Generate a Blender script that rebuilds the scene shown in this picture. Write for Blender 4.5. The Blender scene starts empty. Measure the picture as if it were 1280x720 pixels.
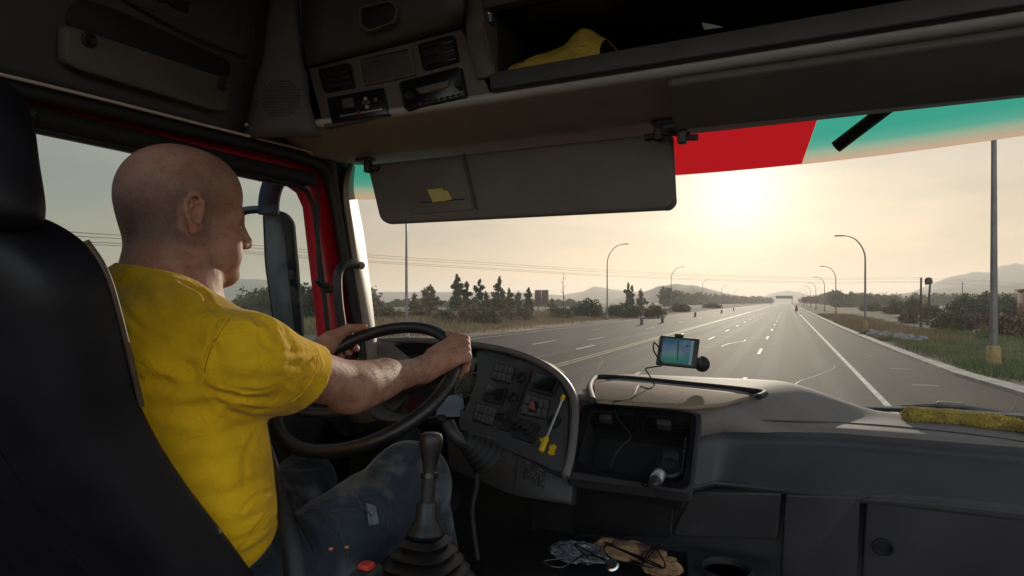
import bpy, bmesh, math, random
import numpy as np
from mathutils import Vector, Matrix, noise
random.seed(7)
rng = np.random.default_rng(7)
scene = bpy.context.scene
COL = scene.collection

# ------------------------------------------------------------------ camera
F_PX, YAW, HORIZON = 763.0, math.radians(24.3), 377.0      # measured in a 1280x720 frame
EYE = 2.5                                                  # eye height above the road
cam_d = bpy.data.cameras.new('camera'); cam = bpy.data.objects.new('camera', cam_d); COL.objects.link(cam)
cam.location = (0, 0, 0); cam.rotation_euler = (math.radians(90), 0, YAW)
cam_d.sensor_width = 36; cam_d.lens = 36 * F_PX / 1280
cam_d.shift_y = (HORIZON - 360) / 1280
cam_d.clip_start = 0.02; cam_d.clip_end = 20000
scene.camera = cam

# ------------------------------------------------------------------ sky, sun, exposure
SUN_AZ, SUN_EL = math.radians(-4.1), math.radians(9.8)     # azimuth from +Y towards +X
SKY_STRENGTH, SUN_STRENGTH, EXPOSURE = 0.15, 2.3, 0.52
FILL_SKY_GAIN = 4.2
w = bpy.data.worlds.new("World"); scene.world = w; w.use_nodes = True
nt = w.node_tree; nt.nodes.clear()
out = nt.nodes.new('ShaderNodeOutputWorld'); bg = nt.nodes.new('ShaderNodeBackground')
sky = nt.nodes.new('ShaderNodeTexSky'); sky.sky_type = 'NISHITA'; sky.sun_disc = False
sky.sun_elevation = SUN_EL; sky.sun_rotation = SUN_AZ; sky.altitude = 50
sky.air_density = 1.0; sky.dust_density = 2.2; sky.ozone_density = 1.0
tc = nt.nodes.new('ShaderNodeTexCoord'); mp = nt.nodes.new('ShaderNodeMapping')
mp.inputs['Scale'].default_value = (1.2, 1.2, 6.0)
nz = nt.nodes.new('ShaderNodeTexNoise'); nz.inputs['Scale'].default_value = 2.2; nz.inputs['Detail'].default_value = 5
nz.inputs['Distortion'].default_value = .6
rp = nt.nodes.new('ShaderNodeValToRGB'); rp.color_ramp.elements[0].position = .40; rp.color_ramp.elements[1].position = .72
rp.color_ramp.elements[0].color = (1, 1, 1, 1); rp.color_ramp.elements[1].color = (1.32, 1.25, 1.2, 1)
gm = nt.nodes.new('ShaderNodeGamma'); gm.inputs['Gamma'].default_value = 0.33
ml = nt.nodes.new('ShaderNodeMixRGB'); ml.blend_type = 'MULTIPLY'; ml.inputs[0].default_value = 1
tint = nt.nodes.new('ShaderNodeMixRGB'); tint.blend_type = 'MULTIPLY'; tint.inputs[0].default_value = 1
tint.inputs[2].default_value = (1.16, 1.12, 1.10, 1)
L = nt.links.new
L(sky.outputs[0], gm.inputs[0]); L(gm.outputs[0], tint.inputs[1]); L(tint.outputs[0], ml.inputs[1])
L(tc.outputs['Generated'], mp.inputs[0]); L(mp.outputs[0], nz.inputs[0]); L(nz.outputs[0], rp.inputs[0]); L(rp.outputs[0], ml.inputs[2])
# unseen sky behind and right of the truck brightened, added fill for the interior
vd = nt.nodes.new('ShaderNodeVectorMath'); vd.operation = 'DOT_PRODUCT'; vd.inputs[1].default_value = Vector((.50, -.84, .22)).normalized()
mr_ = nt.nodes.new('ShaderNodeMapRange'); mr_.interpolation_type = 'SMOOTHSTEP'; mr_.inputs[1].default_value = -.05; mr_.inputs[2].default_value = .8; mr_.inputs[3].default_value = 1.0; mr_.inputs[4].default_value = FILL_SKY_GAIN
ml2 = nt.nodes.new('ShaderNodeMixRGB'); ml2.blend_type = 'MULTIPLY'; ml2.inputs[0].default_value = 1
# warmer towards the horizon, brighter aureole round the low sun
sp = nt.nodes.new('ShaderNodeSeparateXYZ'); er = nt.nodes.new('ShaderNodeValToRGB'); ee = er.color_ramp.elements
ee[0].position = 0.0; ee[0].color = (1.0, .82, .64, 1); ee[1].position = .42; ee[1].color = (.80, .90, .98, 1); x_ = ee.new(.13); x_.color = (.98, .93, .84, 1)
L(tc.outputs['Generated'], sp.inputs[0]); L(sp.outputs[2], er.inputs[0])
ml3 = nt.nodes.new('ShaderNodeMixRGB'); ml3.blend_type = 'MULTIPLY'; ml3.inputs[0].default_value = 1; L(ml.outputs[0], ml3.inputs[1]); L(er.outputs[0], ml3.inputs[2])
sv = nt.nodes.new('ShaderNodeVectorMath'); sv.operation = 'DOT_PRODUCT'; sv.inputs[1].default_value = Vector((math.sin(SUN_AZ) * math.cos(SUN_EL), math.cos(SUN_AZ) * math.cos(SUN_EL), math.sin(SUN_EL)))
L(tc.outputs['Generated'], sv.inputs[0])
def halo(power, amp):
    p_ = nt.nodes.new('ShaderNodeMath'); p_.operation = 'POWER'; p_.use_clamp = True; L(sv.outputs['Value'], p_.inputs[0]); p_.inputs[1].default_value = power
    q_ = nt.nodes.new('ShaderNodeMath'); q_.operation = 'MULTIPLY'; L(p_.outputs[0], q_.inputs[0]); q_.inputs[1].default_value = amp; return q_
h1, h2 = halo(300, 1.35), halo(14, .16)
hs_ = nt.nodes.new('ShaderNodeMath'); hs_.operation = 'ADD'; L(h1.outputs[0], hs_.inputs[0]); L(h2.outputs[0], hs_.inputs[1])
hc = nt.nodes.new('ShaderNodeMixRGB'); hc.blend_type = 'MULTIPLY'; hc.inputs[0].default_value = 1; hc.inputs[1].default_value = (2.0, 1.9, 1.7, 1); L(hs_.outputs[0], hc.inputs[2])
ha = nt.nodes.new('ShaderNodeMixRGB'); ha.blend_type = 'ADD'; ha.inputs[0].default_value = 1; L(ml3.outputs[0], ha.inputs[1]); L(hc.outputs[0], ha.inputs[2]); ml = ha
L(tc.outputs['Generated'], vd.inputs[0]); L(vd.outputs['Value'], mr_.inputs[0]); L(ml.outputs[0], ml2.inputs[1]); L(mr_.outputs[0], ml2.inputs[2])
L(ml2.outputs[0], bg.inputs[0]); bg.inputs[1].default_value = SKY_STRENGTH; L(bg.outputs[0], out.inputs[0])
sd = bpy.data.lights.new('sun', 'SUN'); so = bpy.data.objects.new('sun', sd); COL.objects.link(so)
sd.energy = SUN_STRENGTH; sd.angle = math.radians(.6); sd.color = (1, .87, .70)
sdir = Vector((math.sin(SUN_AZ) * math.cos(SUN_EL), math.cos(SUN_AZ) * math.cos(SUN_EL), math.sin(SUN_EL)))
so.rotation_euler = sdir.to_track_quat('Z', 'Y').to_euler()
scene.view_settings.view_transform = 'Standard'; scene.view_settings.look = 'None'
scene.view_settings.exposure = EXPOSURE; scene.view_settings.gamma = 1; scene.view_settings.use_curve_mapping = False
cy = scene.cycles
cy.use_denoising = True; cy.max_bounces = 10; cy.diffuse_bounces = 5; cy.glossy_bounces = 3
cy.transparent_max_bounces = 24; cy.volume_bounces = 1; cy.sample_clamp_indirect = 6
cy.caustics_reflective = False; cy.caustics_refractive = False

# ------------------------------------------------------------------ geometry helpers
SN, CS = math.sin(YAW), math.cos(YAW)
def ray(u, v):
    a = (u - 640) / F_PX; b = (HORIZON - v) / F_PX
    return Vector((-SN + a * CS, CS + a * SN, b))
def at(u, v, d): return ray(u, v) * d                      # d metres in front of the camera
def onx(u, v, X): r = ray(u, v); return r * (X / r.x)
def ony(u, v, Y): r = ray(u, v); return r * (Y / r.y)
def onz(u, v, Z): r = ray(u, v); return r * (Z / r.z)
def onp(u, v, pl): r = ray(u, v); return r * (pl[0].dot(pl[1]) / r.dot(pl[1]))
def plane3(a, b, c):
    n = (b - a).cross(c - a).normalized()
    if n.dot(a) > 0: n = -n                                # faces the cab's inside
    return (a, n)
GZ = -EYE

def rootloc(p):
    s = Vector((0, 0, 0))
    while p is not None: s += p.location; p = p.parent
    return s
def link(name, me, mat, parent=None, loc=None):
    o = bpy.data.objects.new(name, me); COL.objects.link(o)
    if mat is not None:
        for m_ in (mat if isinstance(mat, (list, tuple)) else [mat]): me.materials.append(m_)
    if parent is not None: o.parent = parent
    return o
def mesh_obj(name, verts, faces, mat, parent=None, smooth=True, angle=None):
    r = rootloc(parent) if parent is not None else Vector((0, 0, 0))
    me = bpy.data.meshes.new(name)
    me.from_pydata([tuple(Vector(v) - r) for v in verts], [], [tuple(f) for f in faces])
    me.validate(); me.update()
    if smooth:
        for p in me.polygons: p.use_smooth = True
        if angle: me.set_sharp_from_angle(angle=math.radians(angle))
    return link(name, me, mat, parent)
def bm_obj(name, bm, mat, parent=None, smooth=True, angle=40):
    r = rootloc(parent) if parent is not None else Vector((0, 0, 0))
    bmesh.ops.recalc_face_normals(bm, faces=bm.faces)
    if r.length > 0: bmesh.ops.translate(bm, verts=bm.verts, vec=-r)
    me = bpy.data.meshes.new(name); bm.to_mesh(me); bm.free()
    if smooth:
        for p in me.polygons: p.use_smooth = True
        if angle: me.set_sharp_from_angle(angle=math.radians(angle))
    return link(name, me, mat, parent)
def empty(name, loc=(0, 0, 0)):
    o = bpy.data.objects.new(name, None); COL.objects.link(o); o.location = loc; o.empty_display_size = .1
    return o
def tag(o, label=None, cat=None, group=None, kind=None):
    if label: o['label'] = label
    if cat: o['category'] = cat
    if group: o['group'] = group
    if kind: o['kind'] = kind
    return o

def slab_into(bm, pts, n, th, bev=.004, seg=2):
    """a flat plate: outline pts, its visible face on pts, its body th behind (against n)"""
    vs = [bm.verts.new(p) for p in pts]; f = bm.faces.new(vs)
    g = bmesh.ops.extrude_face_region(bm, geom=[f])
    nv = [e for e in g['geom'] if isinstance(e, bmesh.types.BMVert)]
    bmesh.ops.translate(bm, verts=nv, vec=-n * th)
    if bev > 0:
        allv = set(vs) | set(nv)
        es = [e for e in bm.edges if e.verts[0] in allv and e.verts[1] in allv]
        bmesh.ops.bevel(bm, geom=es, offset=bev, segments=seg, affect='EDGES', profile=.5)
def rounded(pts, r, k=4):
    """round the corners of a closed outline"""
    out = []; N = len(pts)
    for i in range(N):
        p0, p, p1 = Vector(pts[i - 1]), Vector(pts[i]), Vector(pts[(i + 1) % N])
        a = p0 - p; b = p1 - p; rr = min(r, a.length * .45, b.length * .45)
        A = p + a.normalized() * rr; B = p + b.normalized() * rr
        for j in range(k + 1):
            t = j / k; out.append(A * (1 - t) ** 2 + p * 2 * t * (1 - t) + B * t * t)
    return out
def slab(name, pts, n, th, mat, parent=None, bev=.004, rnd=0, seg=2):
    bm = bmesh.new()
    if rnd > 0: pts = rounded(pts, rnd)
    slab_into(bm, pts, n, th, bev, seg)
    return bm_obj(name, bm, mat, parent)
def px(pl, pts): return [onp(u, v, pl) for u, v in pts]
def lift(pl, d): return (pl[0] + pl[1] * d, pl[1])
def catmull(pts, k=6, closed=False):
    P = [Vector(p) for p in pts]; N = len(P); out = []
    rngi = range(N if closed else N - 1)
    for i in rngi:
        if closed: p0, p1, p2, p3 = P[i - 1], P[i], P[(i + 1) % N], P[(i + 2) % N]
        else: p0, p1, p2, p3 = P[max(i - 1, 0)], P[i], P[i + 1], P[min(i + 2, N - 1)]
        for j in range(k):
            t = j / k
            out.append(.5 * ((2 * p1) + (p2 - p0) * t + (2 * p0 - 5 * p1 + 4 * p2 - p3) * t * t + (3 * p1 - p0 - 3 * p2 + p3) * t ** 3))
    if not closed: out.append(P[-1].copy())
    return out
def tube_into(bm, pts, rad, seg=10, smooth=0, closed=False, flat=None):
    if smooth: pts = catmull(pts, smooth, closed)
    pts = [Vector(p) for p in pts]; N = len(pts)
    rads = rad if callable(rad) else (lambda t: rad)
    rings = []; up = None
    for i, p in enumerate(pts):
        if closed: d = pts[(i + 1) % N] - pts[i - 1]
        else: d = pts[min(i + 1, N - 1)] - pts[max(i - 1, 0)]
        if d.length < 1e-9: d = Vector((0, 0, 1))
        d.normalize()
        if up is None: up = Vector((0, 0, 1)) if abs(d.z) < .9 else Vector((1, 0, 0))
        s = d.cross(up).normalized(); up = s.cross(d).normalized()
        r = rads(i / max(N - 1, 1))
        rings.append([bm.verts.new(p + (s * math.cos(2 * math.pi * j / seg) + up * (flat or 1) * math.sin(2 * math.pi * j / seg)) * r) for j in range(seg)])
    M = N if closed else N - 1
    for i in range(M):
        A, B = rings[i], rings[(i + 1) % N]
        for j in range(seg): bm.faces.new((A[j], A[(j + 1) % seg], B[(j + 1) % seg], B[j]))
    if not closed:
        bm.faces.new(rings[0][::-1]); bm.faces.new(rings[-1])
def tube(name, pts, rad, mat, parent=None, seg=10, smooth=0, closed=False, flat=None):
    bm = bmesh.new(); tube_into(bm, pts, rad, seg, smooth, closed, flat); return bm_obj(name, bm, mat, parent, angle=60)
def frame_of(axis):
    a = Vector(axis).normalized(); h = Vector((0, 0, 1)) if abs(a.z) < .9 else Vector((1, 0, 0))
    s = a.cross(h).normalized(); return s, s.cross(a).normalized(), a
def lathe_into(bm, origin, axis, prof, seg=24):
    s, t, a = frame_of(axis); o = Vector(origin); rings = []
    for r, h in prof:
        if r < 1e-6: rings.append([bm.verts.new(o + a * h)])
        else: rings.append([bm.verts.new(o + a * h + (s * math.cos(2 * math.pi * j / seg) + t * math.sin(2 * math.pi * j / seg)) * r) for j in range(seg)])
    for A, B in zip(rings, rings[1:]):
        for j in range(seg):
            k = (j + 1) % seg
            if len(A) == 1 and len(B) == 1: continue
            if len(A) == 1: bm.faces.new((A[0], B[j], B[k]))
            elif len(B) == 1: bm.faces.new((A[j], A[k], B[0]))
            else: bm.faces.new((A[j], A[k], B[k], B[j]))
    if len(rings[0]) > 1: bm.faces.new(rings[0][::-1])
    if len(rings[-1]) > 1: bm.faces.new(rings[-1])
def lathe(name, origin, axis, prof, mat, parent=None, seg=24, angle=40):
    bm = bmesh.new(); lathe_into(bm, origin, axis, prof, seg); return bm_obj(name, bm, mat, parent, angle=angle)
def box_into(bm, c, sx, sy, sz, bev=.0, rot=None, seg=2):
    R = rot or Matrix.Identity(3); vs = []
    for x in (-1, 1):
        for y in (-1, 1):
            for z in (-1, 1): vs.append(bm.verts.new(Vector(c) + R @ Vector((x * sx / 2, y * sy / 2, z * sz / 2))))
    for f in ((0, 1, 3, 2), (4, 6, 7, 5), (0, 4, 5, 1), (2, 3, 7, 6), (0, 2, 6, 4), (1, 5, 7, 3)): bm.faces.new([vs[i] for i in f])
    if bev > 0:
        s = set(vs); es = [e for e in bm.edges if e.verts[0] in s and e.verts[1] in s]
        bmesh.ops.bevel(bm, geom=es, offset=bev, segments=seg, affect='EDGES', profile=.5)
def grid_obj(name, rows, mat, parent=None, thick=0, angle=50, sub=0, nrm_in=None):
    """a surface through rows of points, given real thickness"""
    n, m = len(rows), len(rows[0])
    V = [p for r in rows for p in r]
    Fc = [(i * m + j, i * m + j + 1, (i + 1) * m + j + 1, (i + 1) * m + j) for i in range(n - 1) for j in range(m - 1)]
    o = mesh_obj(name, V, Fc, mat, parent, True, angle)
    if thick:
        md = o.modifiers.new('thickness', 'SOLIDIFY'); md.thickness = thick; md.offset = 0
    return o

# ------------------------------------------------------------------ materials
def mat(name, col, rough=.6, metal=0., var=.0, vscale=8., bump=0., bscale=200., spec=.5, col2=None, sub=0., detail=4, coat=0., sheen=0., emis=None, stretch=None, ramp=(.35, .65), sss_r=None):
    m = bpy.data.materials.new(name); m.use_nodes = True; N = m.node_tree.nodes; K = m.node_tree.links.new
    b = N['Principled BSDF']
    b.inputs['Base Color'].default_value = (*col, 1); b.inputs['Roughness'].default_value = rough
    b.inputs['Metallic'].default_value = metal; b.inputs['Specular IOR Level'].default_value = spec
    if coat: b.inputs['Coat Weight'].default_value = coat; b.inputs['Coat Roughness'].default_value = .1
    if sheen: b.inputs['Sheen Weight'].default_value = sheen; b.inputs['Sheen Roughness'].default_value = .4
    if sub:
        b.inputs['Subsurface Weight'].default_value = sub; b.inputs['Subsurface Radius'].default_value = sss_r or (1, .35, .2); b.inputs['Subsurface Scale'].default_value = .008
    if emis: b.inputs['Emission Color'].default_value = (*emis[0], 1); b.inputs['Emission Strength'].default_value = emis[1]
    if var or col2 or bump:
        t = N.new('ShaderNodeTexCoord'); mpn = N.new('ShaderNodeMapping'); K(t.outputs['Object'], mpn.inputs[0])
        if stretch: mpn.inputs['Scale'].default_value = stretch
    if var or col2:
        z = N.new('ShaderNodeTexNoise'); z.inputs['Scale'].default_value = vscale; z.inputs['Detail'].default_value = detail; K(mpn.outputs[0], z.inputs[0])
        r = N.new('ShaderNodeValToRGB'); r.color_ramp.elements[0].position, r.color_ramp.elements[1].position = ramp
        c2 = col2 or tuple(min(1, c * (1 + var)) for c in col)
        c1 = col if col2 else tuple(c * (1 - var) for c in col)
        r.color_ramp.elements[0].color = (*c1, 1); r.color_ramp.elements[1].color = (*c2, 1)
        K(z.outputs[0], r.inputs[0]); K(r.outputs[0], b.inputs['Base Color'])
    if bump:
        z2 = N.new('ShaderNodeTexNoise'); z2.inputs['Scale'].default_value = bscale; z2.inputs['Detail'].default_value = 3; K(mpn.outputs[0], z2.inputs[0])
        bp = N.new('ShaderNodeBump'); bp.inputs['Strength'].default_value = bump; bp.inputs['Distance'].default_value = 1.0 / bscale
        K(z2.outputs[0], bp.inputs['Height']); K(bp.outputs[0], b.inputs['Normal'])
    return m
def glass(name, tintc=(1, 1, 1), gloss=.05, rough=0.0):
    m = bpy.data.materials.new(name); m.use_nodes = True; N = m.node_tree.nodes; K = m.node_tree.links.new; N.clear()
    o = N.new('ShaderNodeOutputMaterial'); tr = N.new('ShaderNodeBsdfTransparent'); tr.inputs[0].default_value = (*tintc, 1)
    g = N.new('ShaderNodeBsdfGlossy'); g.inputs['Roughness'].default_value = rough
    mx = N.new('ShaderNodeMixShader'); mx.inputs[0].default_value = gloss
    K(tr.outputs[0], mx.inputs[1]); K(g.outputs[0], mx.inputs[2]); K(mx.outputs[0], o.inputs[0])
    return m
M = {}
M['asphalt'] = mat('asphalt', (.034, .028, .022), .82, var=0, col2=(.074, .063, .052), vscale=.5, bump=.5, bscale=60, spec=.10, stretch=(1, .03, 1), ramp=(.36, .80), detail=8)
M['marking'] = mat('white road paint', (.46, .43, .38), .7, col2=(.12, .11, .10), vscale=4, detail=9, ramp=(.46, .70))
M['yellow_marking'] = mat('yellow road paint', (.36, .25, .08), .7, col2=(.10, .085, .06), vscale=4, detail=9, ramp=(.44, .68))
M['concrete'] = mat('pale concrete', (.40, .36, .30), .8, col2=(.24, .21, .17), vscale=1.2, detail=8, bump=.4, bscale=30)
M['galv'] = mat('grey lamp post steel', (.16, .155, .15), .5, .5, var=.15, vscale=3)
M['plastic'] = mat('black grained plastic', (.015, .0145, .016), .5, bump=.25, bscale=900, var=.1, vscale=30)
M['plastic_grey'] = mat('charcoal grained plastic', (.034, .033, .036), .52, bump=.28, bscale=800, var=.12, vscale=14)
M['dash_top'] = mat('sunlit tone dashboard skin', (.165, .145, .132), .72, bump=.3, bscale=700, var=.08, vscale=14)  # dashboard skin made lighter: sunlight on the top is put into the colour
M['dash_face'] = mat('shaded tone dashboard skin', (.038, .036, .041), .5, bump=.3, bscale=700, var=.1, vscale=10)  # same skin made darker: shade on the faces is put into the colour
M['liner'] = mat('grey brown roof lining', (.34, .34, .34), .85, bump=.25, bscale=900, var=.08, vscale=9)
M['console'] = mat('taupe overhead plastic', (.088, .078, .071), .6, bump=.2, bscale=900, var=.1, vscale=12)
M['console_dark'] = mat('dark overhead plastic', (.052, .049, .052), .6, bump=.2, bscale=900, var=.1, vscale=12)
M['visor'] = mat('grey visor vinyl', (.105, .098, .092), .65, bump=.25, bscale=700, var=.08, vscale=10)
M['black'] = mat('matt black', (.008, .008, .009), .7)
M['gloss_black'] = mat('glossy black', (.008, .008, .010), .22, var=.2, vscale=30)
M['rubber'] = mat('black rubber', (.009, .0085, .009), .42, bump=.15, bscale=500)
M['leather'] = mat('black leather', (.010, .009, .012), .50, bump=.04, bscale=600, var=.25, vscale=18, spec=.22)
M['wheel'] = mat('worn black steering wheel skin', (.020, .019, .020), .36, bump=.3, bscale=500, var=.25, vscale=16)
M['red'] = mat('red cab paint', (.42, .006, .02), .3, var=.06, vscale=6, coat=.5)
M['chrome'] = mat('chrome', (.6, .6, .62), .2, 1.0)
M['silver'] = mat('silver plastic', (.45, .45, .46), .3, .6)
M['piping'] = mat('tan seat piping', (.07, .045, .025), .6, var=.2, vscale=60)
M['seal'] = mat('door seal rubber', (.012, .012, .013), .55)
M['trim_line'] = mat('pale trim bead', (.55, .5, .44), .4)
M['beige'] = mat('cream painted pillar', (.26, .22, .18), .5, var=.05, vscale=6)
M['glass'] = glass('windscreen glass', (.97, .98, .97), .03)
def dust_glass(m):
    N = m.node_tree.nodes; K = m.node_tree.links.new; o = [n for n in N if n.type == 'OUTPUT_MATERIAL'][0]; src = o.inputs[0].links[0].from_socket
    t = N.new('ShaderNodeTexCoord'); mp_ = N.new('ShaderNodeMapping'); mp_.inputs['Scale'].default_value = (1.0, 1, 2.2); mp_.inputs['Rotation'].default_value = (0, .6, 0)
    a = N.new('ShaderNodeTexNoise'); a.inputs['Scale'].default_value = 5; a.inputs['Detail'].default_value = 10; a.inputs['Distortion'].default_value = .8; b = N.new('ShaderNodeTexVoronoi'); b.inputs['Scale'].default_value = 60
    r1 = N.new('ShaderNodeMapRange'); r1.inputs[1].default_value = .45; r1.inputs[2].default_value = .8; r1.inputs[3].default_value = .004; r1.inputs[4].default_value = .035
    r2 = N.new('ShaderNodeMapRange'); r2.inputs[1].default_value = .06; r2.inputs[2].default_value = .03; r2.inputs[3].default_value = 0; r2.inputs[4].default_value = .16
    ad = N.new('ShaderNodeMath'); ad.operation = 'ADD'; tl = N.new('ShaderNodeBsdfTranslucent'); tl.inputs[0].default_value = (.8, .76, .68, 1); mx = N.new('ShaderNodeMixShader')
    K(t.outputs['Object'], mp_.inputs[0]); K(mp_.outputs[0], a.inputs[0]); K(t.outputs['Object'], b.inputs[0]); K(a.outputs[0], r1.inputs[0]); K(b.outputs['Distance'], r2.inputs[0]); K(r1.outputs[0], ad.inputs[0]); K(r2.outputs[0], ad.inputs[1])
    K(ad.outputs[0], mx.inputs[0]); K(src, mx.inputs[1]); K(tl.outputs[0], mx.inputs[2]); K(mx.outputs[0], o.inputs[0])
dust_glass(M['glass'])
M['glass_side'] = glass('side window glass', (.86, .91, .90), .010)
M['lens'] = glass('instrument lens', (.85, .87, .9), .07, .02)
M['key'] = mat('charcoal switch plastic', (.062, .060, .062), .42, bump=.1, bscale=900)
# ================================================================== OUTSIDE
# ---- ground, road, markings
def ground_mat():
    m = mat('verge soil and dry grass', (.10, .075, .045), .95, col2=(.060, .065, .028), vscale=.08, detail=9, bump=.5, bscale=4, ramp=(.42, .58))
    N = m.node_tree.nodes; K = m.node_tree.links.new
    b = N['Principled BSDF']; old = b.inputs['Base Color'].links[0].from_socket
    t = N.new('ShaderNodeTexCoord'); z = N.new('ShaderNodeTexNoise'); z.inputs['Scale'].default_value = .03; z.inputs['Detail'].default_value = 7; K(t.outputs['Object'], z.inputs[0])
    r = N.new('ShaderNodeValToRGB'); r.color_ramp.elements[0].position = .48; r.color_ramp.elements[1].position = .60
    r.color_ramp.elements[0].color = (0, 0, 0, 1); r.color_ramp.elements[1].color = (1, 1, 1, 1)
    mx = N.new('ShaderNodeMixRGB'); K(z.outputs[0], r.inputs[0]); K(r.outputs[0], mx.inputs[0]); K(old, mx.inputs[1]); mx.inputs[2].default_value = (.15, .085, .045, 1); K(mx.outputs[0], b.inputs['Base Color'])
    return m
M['ground'] = ground_mat()
M['soil'] = mat('red brown soil', (.15, .08, .045), .95, col2=(.09, .06, .035), vscale=.6, detail=9, bump=.6, bscale=6)
M['dry'] = mat('trodden dry verge', (.27, .165, .09), .95, col2=(.10, .075, .04), vscale=.35, detail=9, bump=.6, bscale=6)
gx = sorted([-6000, -2500, -1000, -400, -200, -120, -80, -60] + list(range(-50, 60, 5)) + [70, 90, 130, 200, 400, 1000, 2500, 6000])
gy = sorted([-400, -100, -30] + list(range(0, 130, 5)) + [150, 180, 220, 280, 360, 500, 800, 1500, 3000, 7000])
def gh(x, y):
    off = max(0, -21.5 - x, x - 7.5)
    k = min(1, off / 12)
    return GZ - .03 + k * (.45 * noise.noise(Vector((x * .05, y * .03, 3))) + .02)
mesh_obj('ground', [(x, y, gh(x, y)) for y in gy for x in gx],
         [(j * len(gx) + i, j * len(gx) + i + 1, (j + 1) * len(gx) + i + 1, (j + 1) * len(gx) + i) for j in range(len(gy) - 1) for i in range(len(gx) - 1)], M['ground'])['kind'] = 'structure'
edge = [(-30, 6.6), (8, 6.6), (15, 6.3), (19.5, 5.75), (25, 5.15), (35, 4.85), (50, 4.6), (69, 4.4), (110, 4.4), (1600, 4.4)]
def redge(y):
    for (y0, x0), (y1, x1) in zip(edge, edge[1:]):
        if y0 <= y <= y1: return x0 + (x1 - x0) * (y - y0) / (y1 - y0)
    return 4.4
ys = [-30] + list(range(-5, 120, 5)) + [140, 180, 240, 320, 450, 700, 1100, 1600]
mesh_obj('road', [p for y in ys for p in ((-20.4, y, GZ), (redge(y), y, GZ))], [(2 * i, 2 * i + 1, 2 * i + 3, 2 * i + 2) for i in range(len(ys) - 1)], M['asphalt'])['kind'] = 'structure'
def strip(name, x0, x1, y0, y1, m, z=.004, n=1):
    o = mesh_obj(name, [(x0, y0, GZ + z), (x1, y0, GZ + z), (x1, y1, GZ + z), (x0, y1, GZ + z)], [(0, 1, 2, 3)], m); o['kind'] = 'structure'; return o
def strips(name, quads, m, z=.004):
    V = []; Fq = []
    for x0, x1, y0, y1 in quads:
        k = len(V); V += [(x0, y0, GZ + z), (x1, y0, GZ + z), (x1, y1, GZ + z), (x0, y1, GZ + z)]; Fq.append((k, k + 1, k + 2, k + 3))
    o = mesh_obj(name, V, Fq, m); o['kind'] = 'structure'
strips('road_edge_line', [(2.12, 2.27, -10, 1500)], M['marking'])
strips('lane_marking_right', [(-1.33, -1.20, y, y + 3.6) for y in (17.9, 31.4, 44, 57, 70, 83, 96, 109, 122, 135, 148, 161)], M['marking'])
strips('lane_marking_middle', [(-4.82, -4.70, y, y + 3.6) for y in (18, 30, 42, 54, 66, 78, 90, 102, 114, 126, 138, 150)], M['marking'])
strips('centre_lines', [(-8.42, -8.30, -10, 1500), (-8.12, -8.0, -10, 1500)], M['yellow_marking'])
strips('lane_marking_left', [(-11.9, -11.76, y, y + 4) for y in range(20, 150, 18)] + [(-15.6, -15.48, y, y + 3) for y in range(27, 150, 24)], M['marking'])
strips('left_edge_line', [(-19.3, -19.15, -10, 1500)], M['marking'])
strips('lane_arrow', [(-10.2, -10.0, 30.5, 34), (-13.7, -13.5, 33, 37)], M['marking'])
strips('worn_road_patch', [(3.4, 4.1, 21.5, 21.9), (3.5, 4.2, 26.4, 26.8)], mat('dusty asphalt patch', (.075, .066, .055), .8, col2=(.07, .062, .055), vscale=2, detail=6))
M['crack'] = mat('tar filled crack', (.022, .02, .019), .6)
M['polish'] = mat('tyre polished asphalt', (.036, .032, .028), .81, col2=(.064, .058, .050), vscale=.9, detail=8, stretch=(1, .04, 1), spec=.11, bump=.5, bscale=60)
qs = []
for xc_ in (-3.9, -2.1, -.6, 1.2, -7.0, -5.5, -13.6, -10.3):
    qs.append((xc_ - .28, xc_ + .28, -10, 1200))
strips('tyre_tracks', qs, M['polish'], .002)
V_ = []; F_2 = []; rc = random.Random(12)
for i in range(26):
    x0, y0 = rc.uniform(-18, 4), rc.uniform(9, 70); pts = [(x0, y0)]; an = rc.choice((0.05, 1.5)) + rc.uniform(-.2, .2)
    for k in range(rc.randint(8, 22)):
        an += rc.uniform(-.35, .35) * .5; pts.append((pts[-1][0] + math.cos(an) * .35, pts[-1][1] + math.sin(an) * .5))
    for (a, b), (c, d) in zip(pts, pts[1:]):
        k = len(V_); q = .018; V_ += [(a - q, b, GZ + .006), (a + q, b + .01, GZ + .006), (c + q, d + .01, GZ + .006), (c - q, d, GZ + .006)]; F_2.append((k, k + 1, k + 2, k + 3))
mesh_obj('road_cracks', V_, F_2, M['crack'], None, False)['kind'] = 'structure'
# pale concrete kerb strip along the right edge
kv = []; kf = []
kys = [-10, 5, 10, 15, 17, 19, 21, 23, 25, 27, 29, 31, 33, 35, 38, 41, 44, 48, 54, 60, 70, 85, 110, 160, 300, 700]
for y in kys:
    x = redge(y); wd = .42 + .28 * max(0, 1 - abs(y - 16) / 14) + .08 * noise.noise(Vector((y * .7, 1, 1)))
    kv += [(x, y, GZ - .02), (x, y, GZ + .10), (x + wd, y, GZ + .11), (x + wd, y, GZ - .05)]
for i in range(len(kys) - 1):
    for j in range(3): kf.append((4 * i + j, 4 * i + j + 1, 4 * i + 5 + j, 4 * i + 4 + j))
mesh_obj('kerb', kv, kf, M['concrete'], angle=30)['kind'] = 'structure'
def verge(name, x0f, x1f, y0, y1, n, m, z0, amp):
    rows = []
    for i in range(n + 1):
        y = y0 + (y1 - y0) * (i / n) ** 1.6; a, b = x0f(y), x1f(y)
        rows.append([(a + (b - a) * j / 8, y, GZ + z0 + amp * noise.noise(Vector(((a + (b - a) * j / 8) * .8, y * .4, 5))) * math.sin(math.pi * j / 8)) for j in range(9)])
    grid_obj(name, rows, m)['kind'] = 'structure'
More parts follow.
